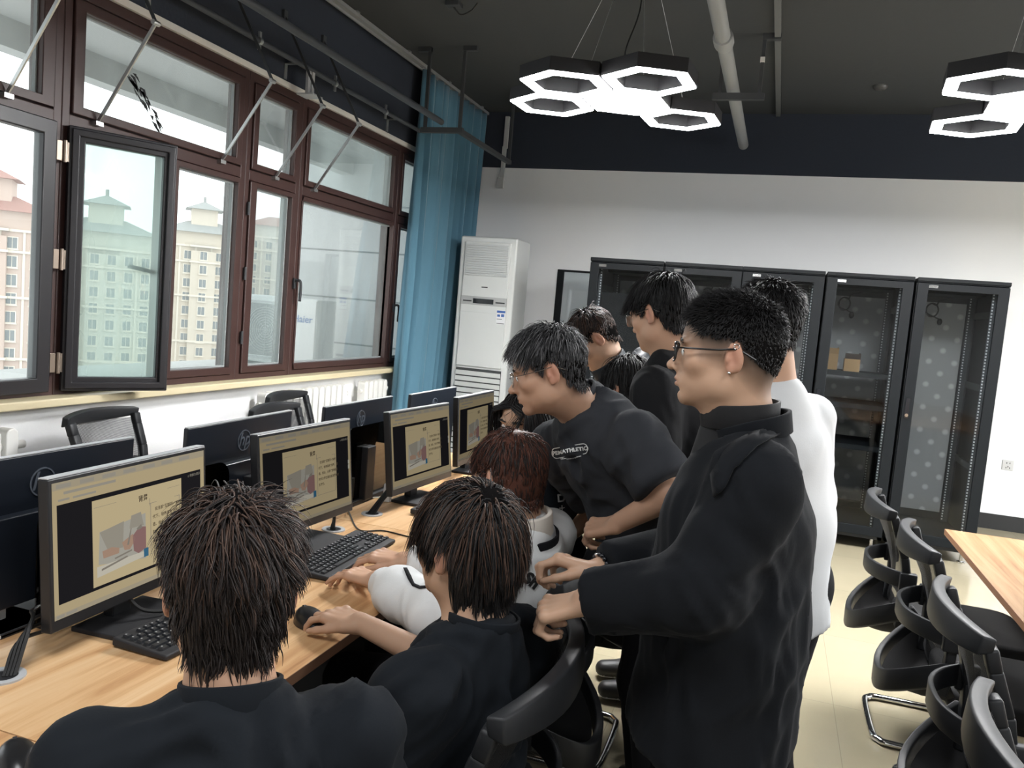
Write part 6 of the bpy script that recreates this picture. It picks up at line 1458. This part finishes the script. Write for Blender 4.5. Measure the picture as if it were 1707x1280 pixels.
# 4 bending man in the charcoal T-shirt
P4 = person('person with greying hair and thin glasses bending forward in printed charcoal T-shirt', dict(
    head=((-0.568, 2.050, 1.411), 197, -16, 2), neck=(-0.495, 2.155, 1.322), bz=222, pelvis=(-0.185, 2.345, 0.86), hs=0.93, build=1.02,
    shL=(-0.318, 2.085, 1.245), shR=(-0.585, 2.300, 1.170),
    arms=dict(L=((-0.212, 2.03, 1.135), (-0.345, 2.050, 1.035), dict(fwd=(-0.85, 0.25, -0.30), nrm=(-0.25, -0.45, 0.95), thumb=(-0.5, 0.8, 0), curls=[(0.9, 1.2, 0.8)] * 4, s=0.95, tdir=(0.8, 0.35, -0.5), fine=True)), R=((-0.47, 2.50, 0.98), (-0.60, 2.60, 0.82))),
    legs=stand_legs((-0.22, 2.34, 0.86), 200, 0.09, 0.02), skin='tan', seed=4, gaze=(0, 1, -0.25), face=dict(jaw=1.0, nose=1.08, cheek=1.1, lips=0.85), lipc=0.55,
    hair=dict(mats=['grey', 'silver'], mix=0.26, mix_top=True, top=0.060, side=0.016, back=0.022, fringe=0.055, n=4500, vol=0.014, lift=0.55, lift_side=0.08, mess=0.3, clump=0.5, per=12, grav=0.16, crown=(0.02, -0.06, 0.118), r=0.0011, cap=0.010, sweep=(-0.15, 0.25, 0), fade=0.5),
    top=dict(name='t_shirt', mat=CL['tee'], pad=0.022, sleeve=0.80, sleeve_pad=0.024, hem=(-0.205, 2.34, 0.84), fold=0.014, freq=(10, 10, 6), belly=0.01)))
spectacles(P4, GOLD, True, r=0.0008)

# 5 girl mostly hidden behind the bending man
P5 = person('person with long dark hair half hidden behind the bending man, letters on black top', dict(
    head=((-0.752, 2.535, 1.200), 246, -8, 0), neck=(-0.69, 2.58, 1.040), bz=195, pelvis=(-0.66, 2.76, 0.54), sw=0.16, build=0.92, hs=0.97,
    arms=dict(L=((-0.66, 2.36, 0.80), (-0.86, 2.42, 0.79)), R=((-0.74, 2.80, 0.80), (-0.96, 2.72, 0.79))), legs=sit_legs((-0.66, 2.76, 0.53), 180, 0.38, 0.10, 0.34), skin='fair', seed=5, gaze=(0, 1, -0.3),
    hair=dict(mats=['black', 'dark'], mix=0.4, top=0.26, side=0.24, back=0.28, fringe=0.16, sweep=(0, -0.5, 0), curtain=True, n=4200, vol=0.010, lift=0.06, lift_side=0.03, mess=0.04, whorl=0.0, clump=0.5, grav=0.42, crown=(0.0, 0.02, 0.125), r=0.0012, cap=0.010, swirl=0.0),
    top=dict(mat=CL['ink'], pad=0.020, sleeve=1.9, hem=(-0.66, 2.74, 0.56))))

# 6 young man in the hooded shell jacket looking down
P6 = person('person in black hooded outdoor jacket looking down, brown hair parted to the side', dict(
    head=((-0.705, 3.200, 1.474), 198, -42, 0), neck=(-0.612, 3.225, 1.345), bz=200, pelvis=(-0.38, 3.36, 0.88), sw=0.19,
    arms=dict(L=((-0.54, 3.02, 1.00), (-0.72, 3.03, 0.86)), R=((-0.66, 3.46, 1.00), (-0.86, 3.42, 0.88))), legs=stand_legs((-0.38, 3.36, 0.88), 195, 0.1, 0.0), hs=0.95, skin='fair', seed=6, gaze=(0, 1, -0.3),
    hair=dict(mats=['dark', 'brown'], mix=0.45, top=0.070, side=0.016, back=0.022, fringe=0.065, n=4200, vol=0.013, ear_clear=0.8, lift=0.35, lift_side=0.05, mess=0.16, clump=0.6, grav=0.24, crown=(-0.02, -0.04, 0.12), r=0.0013, cap=0.010, fade=0.2),
    top=dict(name='jacket', mat=CL['shell'], pad=0.042, sleeve=1.92, sleeve_pad=0.038, hem=(-0.40, 3.35, 0.80), fold=0.008)))
collar(P2, 0.0635, 0.016, 0.006, CL['ink'], 'neck_rib', gap=0.02, up=0.018, lean=0.15, fall=0.006)
collar(P4, 0.0650, 0.016, 0.006, CL['tee'], 'neck_rib', gap=0.02, up=0.016, lean=0.15, fall=0.006)
n6 = P6['N']; f6, l6 = P6['fw'], P6['lf']
blob(P6, [(n6 - f6 * 0.06 + l6 * 0.10 + UPZ * 0.03, n6 - f6 * 0.13 + UPZ * 0.055, 0.040, 0.052, 0.03), (n6 - f6 * 0.13 + UPZ * 0.055, n6 - f6 * 0.06 - l6 * 0.10 + UPZ * 0.03, 0.052, 0.040, 0.03), (n6 + l6 * 0.10 + UPZ * 0.01, n6 - f6 * 0.06 + l6 * 0.10 + UPZ * 0.03, 0.028, 0.040, 0.03), (n6 - l6 * 0.10 + UPZ * 0.01, n6 - f6 * 0.06 - l6 * 0.10 + UPZ * 0.03, 0.028, 0.040, 0.03), (n6 - f6 * 0.13 + UPZ * 0.05, n6 - f6 * 0.19 - UPZ * 0.03, 0.055, 0.045, 0.04)], 'hood', CL['shell'], fold=0.008)
collar(P6, 0.074, 0.075, 0.010, CL['shell'], 'jacket_collar', gap=0.9, up=-0.01, lean=0.25)
collar(P6, 0.064, 0.055, 0.004, CL['white'], 'shirt_collar', gap=0.8, up=-0.005, lean=0.3)
b = MB(); b.tube([tuple(n6 + f6 * 0.02 + l6 * 0.115 + UPZ * 0.005), tuple(n6 + f6 * 0.03 + l6 * 0.128 - UPZ * 0.012)], 0.006, 8); child(P6, b, 'cord_stopper', M['white_pl'])

# 7 bowed black head between them
P7 = person('person with straight black hair bowed low between the bending man and the hoodie wearer', dict(
    head=((-0.502, 2.935, 1.305), 150, -28, 8), neck=(-0.415, 2.955, 1.175), bz=170, pelvis=(-0.14, 3.10, 0.86), sw=0.16, build=0.95,
    arms=dict(L=((-0.46, 2.74, 0.99), (-0.62, 2.70, 1.00)), R=((-0.46, 3.14, 0.94), (-0.66, 3.16, 0.88))), legs=stand_legs((-0.14, 3.10, 0.86), 180, 0.09, 0.02), skin='warm', seed=7, eyes=False,
    hair=dict(mats=['black'], top=0.11, side=0.075, back=0.075, fringe=0.09, n=4200, vol=0.012, lift=0.15, lift_side=0.06, mess=0.10, clump=0.6, grav=0.34, crown=(0.0, -0.03, 0.12), r=0.0013, cap=0.010, swirl=0.1),
    top=dict(mat=CL['ink'], pad=0.02, sleeve=1.9, hem=(-0.14, 3.10, 0.82))))
collar(P7, 0.062, 0.045, 0.006, CL['white'], 'shirt_collar', gap=0.5, up=0.005, lean=0.5)

# 8 tall person in the black hoodie
P8 = person('tall person standing in black hoodie with wire glasses and full black hair', dict(
    head=((-0.362, 2.590, 1.590), 152, -14, -2), neck=(-0.312, 2.612, 1.425), bz=168, pelvis=(-0.17, 2.70, 0.90), sw=0.180, drop=0.075, hs=0.97,
    arms=dict(L=((-0.30, 2.40, 1.10), (-0.42, 2.43, 0.92)), R=((-0.26, 2.84, 1.12), (-0.44, 2.82, 0.98))), legs=stand_legs((-0.17, 2.70, 0.90), 170, 0.1, 0.03), skin='warm', seed=8,
    hair=dict(mats=['black'], top=0.078, side=0.030, back=0.036, fringe=0.075, n=6000, vol=0.016, lift=0.38, lift_side=0.12, mess=0.15, ear_clear=0.9, clump=0.55, grav=0.24, crown=(0.0, -0.05, 0.118), r=0.0013, cap=0.012, sweep=(0, 0.1, 0)),
    top=dict(name='hoodie', mat=CL['hoodie'], pad=0.036, sleeve=1.93, sleeve_pad=0.034, hem=(-0.175, 2.695, 0.82), fold=0.010)))
n8 = P8['N']; f8, l8 = P8['fw'], P8['lf']
blob(P8, [(n8 + f8 * 0.07 + l8 * 0.03 - UPZ * 0.02, n8 + l8 * 0.092 + UPZ * 0.012, 0.024, 0.034, 0.02), (n8 + l8 * 0.092 + UPZ * 0.012, n8 - f8 * 0.10 + UPZ * 0.03, 0.036, 0.042, 0.03), (n8 - f8 * 0.10 + UPZ * 0.03, n8 - l8 * 0.092 + UPZ * 0.012, 0.042, 0.036, 0.03), (n8 - l8 * 0.092 + UPZ * 0.012, n8 + f8 * 0.07 - l8 * 0.03 - UPZ * 0.02, 0.034, 0.024, 0.02), (n8 - f8 * 0.11 + UPZ * 0.01, n8 - f8 * 0.15 - UPZ * 0.10, 0.045, 0.04, 0.04)], 'hood', CL['hoodie'], fold=0.004)
spectacles(P8, GOLD, False, r=0.0008)

# 9 young man in the black blazer, nearest of those standing
P9 = person('person standing in black blazer with dark rimmed glasses and cropped hair, nearest on the right', dict(
    head=((-0.090, 1.581, 1.515), 184, 1, 0), neck=(-0.030, 1.605, 1.352), bz=186, pelvis=(-0.050, 1.615, 0.86), sw=0.170, build=1.06, hs=0.925, neckw=1.16,
    arms=dict(L=((-0.085, 1.395, 1.110), (-0.285, 1.435, 1.040), dict(fwd=(-0.80, 0.05, -0.32), nrm=(-0.45, -0.25, 0.90), thumb=(0.0, 1, -0.2), curls=[(1.0, 1.3, 0.8), (0.95, 1.35, 0.8), (0.95, 1.35, 0.8), (0.9, 1.3, 0.8)], s=0.98, tdir=(0.8, 0.3, -0.55), fine=True)),
              R=((-0.090, 1.83, 1.075), (-0.300, 1.635, 1.040), dict(fwd=(-0.92, -0.08, 0.12), nrm=(0.10, 0.25, 0.95), thumb=(-0.1, -1, -0.2), curls=[(0.55, 1.2, 0.7), (0.65, 1.3, 0.8), (0.7, 1.3, 0.8), (0.75, 1.2, 0.8)], s=0.98, tdir=(0.85, 0.30, -0.45), tc=0.15, fine=True))),
    legs=stand_legs((-0.050, 1.615, 0.86), 186, 0.10, -0.01), skin='fair', seed=9, gaze=(0, 1, -0.12), face=dict(jaw=1.06, chin=0.9, cheek=1.1, lips=1.1), lipc=0.8, hf=0.0028,
    hair=dict(mats=['black'], top=0.022, side=0.0055, back=0.007, fringe=0.026, n=9000, vol=0.008, lift=1.1, lift_side=0.25, mess=0.35, clump=0.35, per=7, grav=0.03, crown=(0.0, -0.06, 0.118), r=0.0009, cap=0.007, fade=0.95, sweep=(0, 0.3, 0), lay0=0.001,
              fade_w=0.060, line=[(0, 0.066), (0.45, 0.062), (0.80, 0.050), (0.95, 0.034), (1.35, 0.026), (1.58, 0.032), (1.90, 0.018), (2.2, -0.004), (2.6, -0.028), (3.2, -0.038)]),
    top=dict(name='blazer', mat=CL['blazer'], pad=0.038, sleeve=1.96, sleeve_pad=0.026, cuff=0.9, hem=(-0.050, 1.612, 0.765), fold=0.009, freq=(9, 9, 5), belly=0.0, flare=0.02)))
sc9 = collar(P9, 0.068, 0.040, 0.005, CL['shirt'], 'shirt_collar', gap=0.30, up=0.036, lean=0.16, fall=0.0, flare=0.004, ctr=(0.020, 0))
n9, f9 = P9['N'], P9['fw']
blob(P9, [(n9 + f9 * 0.035 + UPZ * 0.020, n9 + f9 * 0.056 - UPZ * 0.10, 0.060, 0.064, 0.02)], 'shirt_front', CL['shirt'], fold=0.001)
collar(P9, 0.071, 0.036, 0.008, CL['blazer'], 'blazer_collar', gap=1.5, up=0.012, lean=0.30, fall=0.012, flare=0.004)
spectacles(P9, mat('rim_dark', (0.012, 0.011, 0.011), 0.25), True, r=0.0014, temple=0.0020)
b = MB(); L9 = P9['L']
b.tube([L9((-0.0835 + 0.0, -0.016 + 0.005 * math.cos(a * PI / 5), 0.016 + 0.005 * math.sin(a * PI / 5))) for a in range(10)], 0.0010, 6, closed=True); b.ball(tuple(L9((-0.0845, -0.008, -0.036))), 0.0030)
child(P9, b, 'ear_studs', M['chrome'])
# bead bracelets on the right wrist
wr, el = V3((-0.300, 1.635, 1.040)), V3((-0.090, 1.83, 1.075)); ax_ = unit(wr - el); u1 = unit(np.cross(ax_, UPZ)); u2 = np.cross(ax_, u1)
b = MB()
for q, (o_, rr_, br_) in enumerate(((0.004, 0.031, 0.0055), (-0.012, 0.034, 0.0045))):
    for k in range(18):
        a = 2 * PI * k / 18; b.m = 1 if (k + q) % 5 == 0 else 0; b.ball(tuple(wr - ax_ * 0.006 + ax_ * o_ + (u1 * math.cos(a) + u2 * math.sin(a)) * rr_), br_, 8, 6)
child(P9, b, 'bead_bracelets', [M['black_gloss'], M['chrome']])

# 10 person in white behind the blazer
P10 = person('person in white long sleeved top and black trousers standing behind the blazer wearer', dict(
    head=((-0.039, 2.356, 1.584), 140, -4, 0), neck=(0.010, 2.345, 1.410), bz=142, pelvis=(0.075, 2.350, 0.86), sw=0.155, drop=0.085, hs=0.93, build=0.95,
    arms=dict(L=((-0.14, 2.20, 1.10), (-0.22, 2.32, 0.92)), R=((0.135, 2.480, 1.10), (0.095, 2.53, 0.90))), legs=stand_legs((0.075, 2.350, 0.86), 150, 0.09, 0.02), skin='warm', seed=10, eyes=False,
    hair=dict(mats=['black'], top=0.040, side=0.014, back=0.020, fringe=0.04, n=4500, vol=0.012, lift=0.7, lift_side=0.15, mess=0.25, clump=0.45, grav=0.10, crown=(0.0, -0.04, 0.12), r=0.0012, cap=0.012, fade=0.4),
    top=dict(name='sweatshirt', mat=CL['white'], pad=0.026, sleeve=1.9, sleeve_pad=0.028, hem=(0.080, 2.350, 0.74), fold=0.0035)))

# printed lettering on the clothes
INKW = mat('print_white', (0.72, 0.72, 0.70), 0.6); INKB = mat('print_black', (0.012, 0.012, 0.013), 0.6)
def ring_flat(w, h, r, th, n=6):
    o = rrect(w, h, r, n); i = rrect(w - 2 * th, h - 2 * th, r - th, n); m = len(o); return o + i, [(k, (k + 1) % m, m + (k + 1) % m, m + k) for k in range(m)]
def print_px(pr, parts, ctr, ppm, ang, material, name, lift=0.003, shear=0.0):
    """print lettering on the cloth: every outline point is laid on the garment's own surface along the sight line through it"""
    V, Q = pr['shirt']; bvh = BVHTree.FromPolygons([tuple(v) for v in V], [tuple(q) for q in Q]); ca, sa = math.cos(R_(ang)), math.sin(R_(ang)); vs, fs = [], []
    for pv, pf in parts:
        o = len(vs)
        for u, v in pv:
            u = u + shear * v; px = ctr[0] + (u * ca + v * sa) * ppm; py = ctr[1] - (v * ca - u * sa) * ppm; d = Vector(_ray(px, py)).normalized(); h = bvh.ray_cast(Vector(O3), d)
            if h[0] is None: return None
            nn = h[1] if h[1].dot(d) < 0 else -h[1]; vs.append(tuple(h[0] + nn * lift - d * 0.001))
        fs += [tuple(i + o for i in f) for f in pf]
    me = bpy.data.meshes.new(name); me.from_pydata(vs, [], fs); me.transform(Matrix.Translation((-pr['origin'][0], -pr['origin'][1], 0))); me.materials.append(material)
    o = bpy.data.objects.new(name, me); COL.objects.link(o); o.parent = pr['root']; return o
def decal(pr, poly, material, name, lift=0.004, thick=0.003, w=1.5, step=8):
    """flap of cloth lying on the garment: its outline is given as seen, each point is laid on the garment's own surface"""
    V, Q = pr['shirt']; bvh = BVHTree.FromPolygons([tuple(v) for v in V], [tuple(q) for q in Q])
    xs = [p[0] for p in poly]; ys = [p[1] for p in poly]; bm = bmesh.new()
    n = len(poly); rim = []
    for i in range(n):
        a, b_ = poly[i], poly[(i + 1) % n]; m_ = max(1, int(math.hypot(b_[0] - a[0], b_[1] - a[1]) / step))
        rim += [(a[0] + (b_[0] - a[0]) * k / m_, a[1] + (b_[1] - a[1]) * k / m_) for k in range(m_)]
    f = bm.faces.new([bm.verts.new((p[0], p[1], 0)) for p in rim]); bmesh.ops.triangulate(bm, faces=[f])
    bmesh.ops.subdivide_edges(bm, edges=[e for e in bm.edges if e.calc_length() > step * 2.2], cuts=2, use_grid_fill=False); bmesh.ops.triangulate(bm, faces=bm.faces)
    for v in bm.verts:
        d = Vector(_ray(v.co.x, v.co.y)).normalized(); h = bvh.ray_cast(Vector(O3), d)
        p = h[0] if h[0] is not None else at(v.co.x, v.co.y, w); nn = h[1] if h[0] is not None else -d
        if nn.dot(d) > 0: nn = -nn
        v.co = p + nn * lift - Vector((pr['origin'][0], pr['origin'][1], 0))
    me = bpy.data.meshes.new(name); bm.to_mesh(me); bm.free(); me.materials.append(material); me.polygons.foreach_set('use_smooth', [True] * len(me.polygons))
    o = bpy.data.objects.new(name, me); COL.objects.link(o); o.parent = pr['root']; so = o.modifiers.new('thick', 'SOLIDIFY'); so.thickness = thick; return o
decal(P9, [(1296, 712), (1306, 722), (1262, 748), (1228, 782), (1206, 820), (1194, 830), (1190, 792), (1206, 760), (1226, 740), (1256, 724)], CL['blazer'], 'lapel', 0.005, 0.003)
decal(P3, [(672, 948), (678, 948), (686, 962), (692, 974), (702, 978), (716, 977), (716, 981), (700, 983), (688, 978), (680, 966)], CL['black'], 'sleeve_piping', 0.003, 0.001, 2.0, 5)
print_px(P4, [flat_text('PEMATHLETIC', 0.0165, 0.0007, 1.05), ring_flat(0.115, 0.034, 0.0165, 0.0024), flat_text('THE IMPORTANCE OF SPORT', 0.0048, 0.0002, 1.0, 0.0, -0.0225)], (951, 751), 540, -9, INKW, 'chest_print')
print_px(P5, [flat_text('D', 0.034, 0.0010, 1, 0, 0.014), flat_text('+', 0.038, 0.0, 1, 0, -0.018)], (935, 838), 520, -4, INKW, 'top_print')
print_px(P3, [flat_text('Sh', 0.042, 0.0022)], (885, 968), 640, 38, INKB, 'sleeve_lettering')
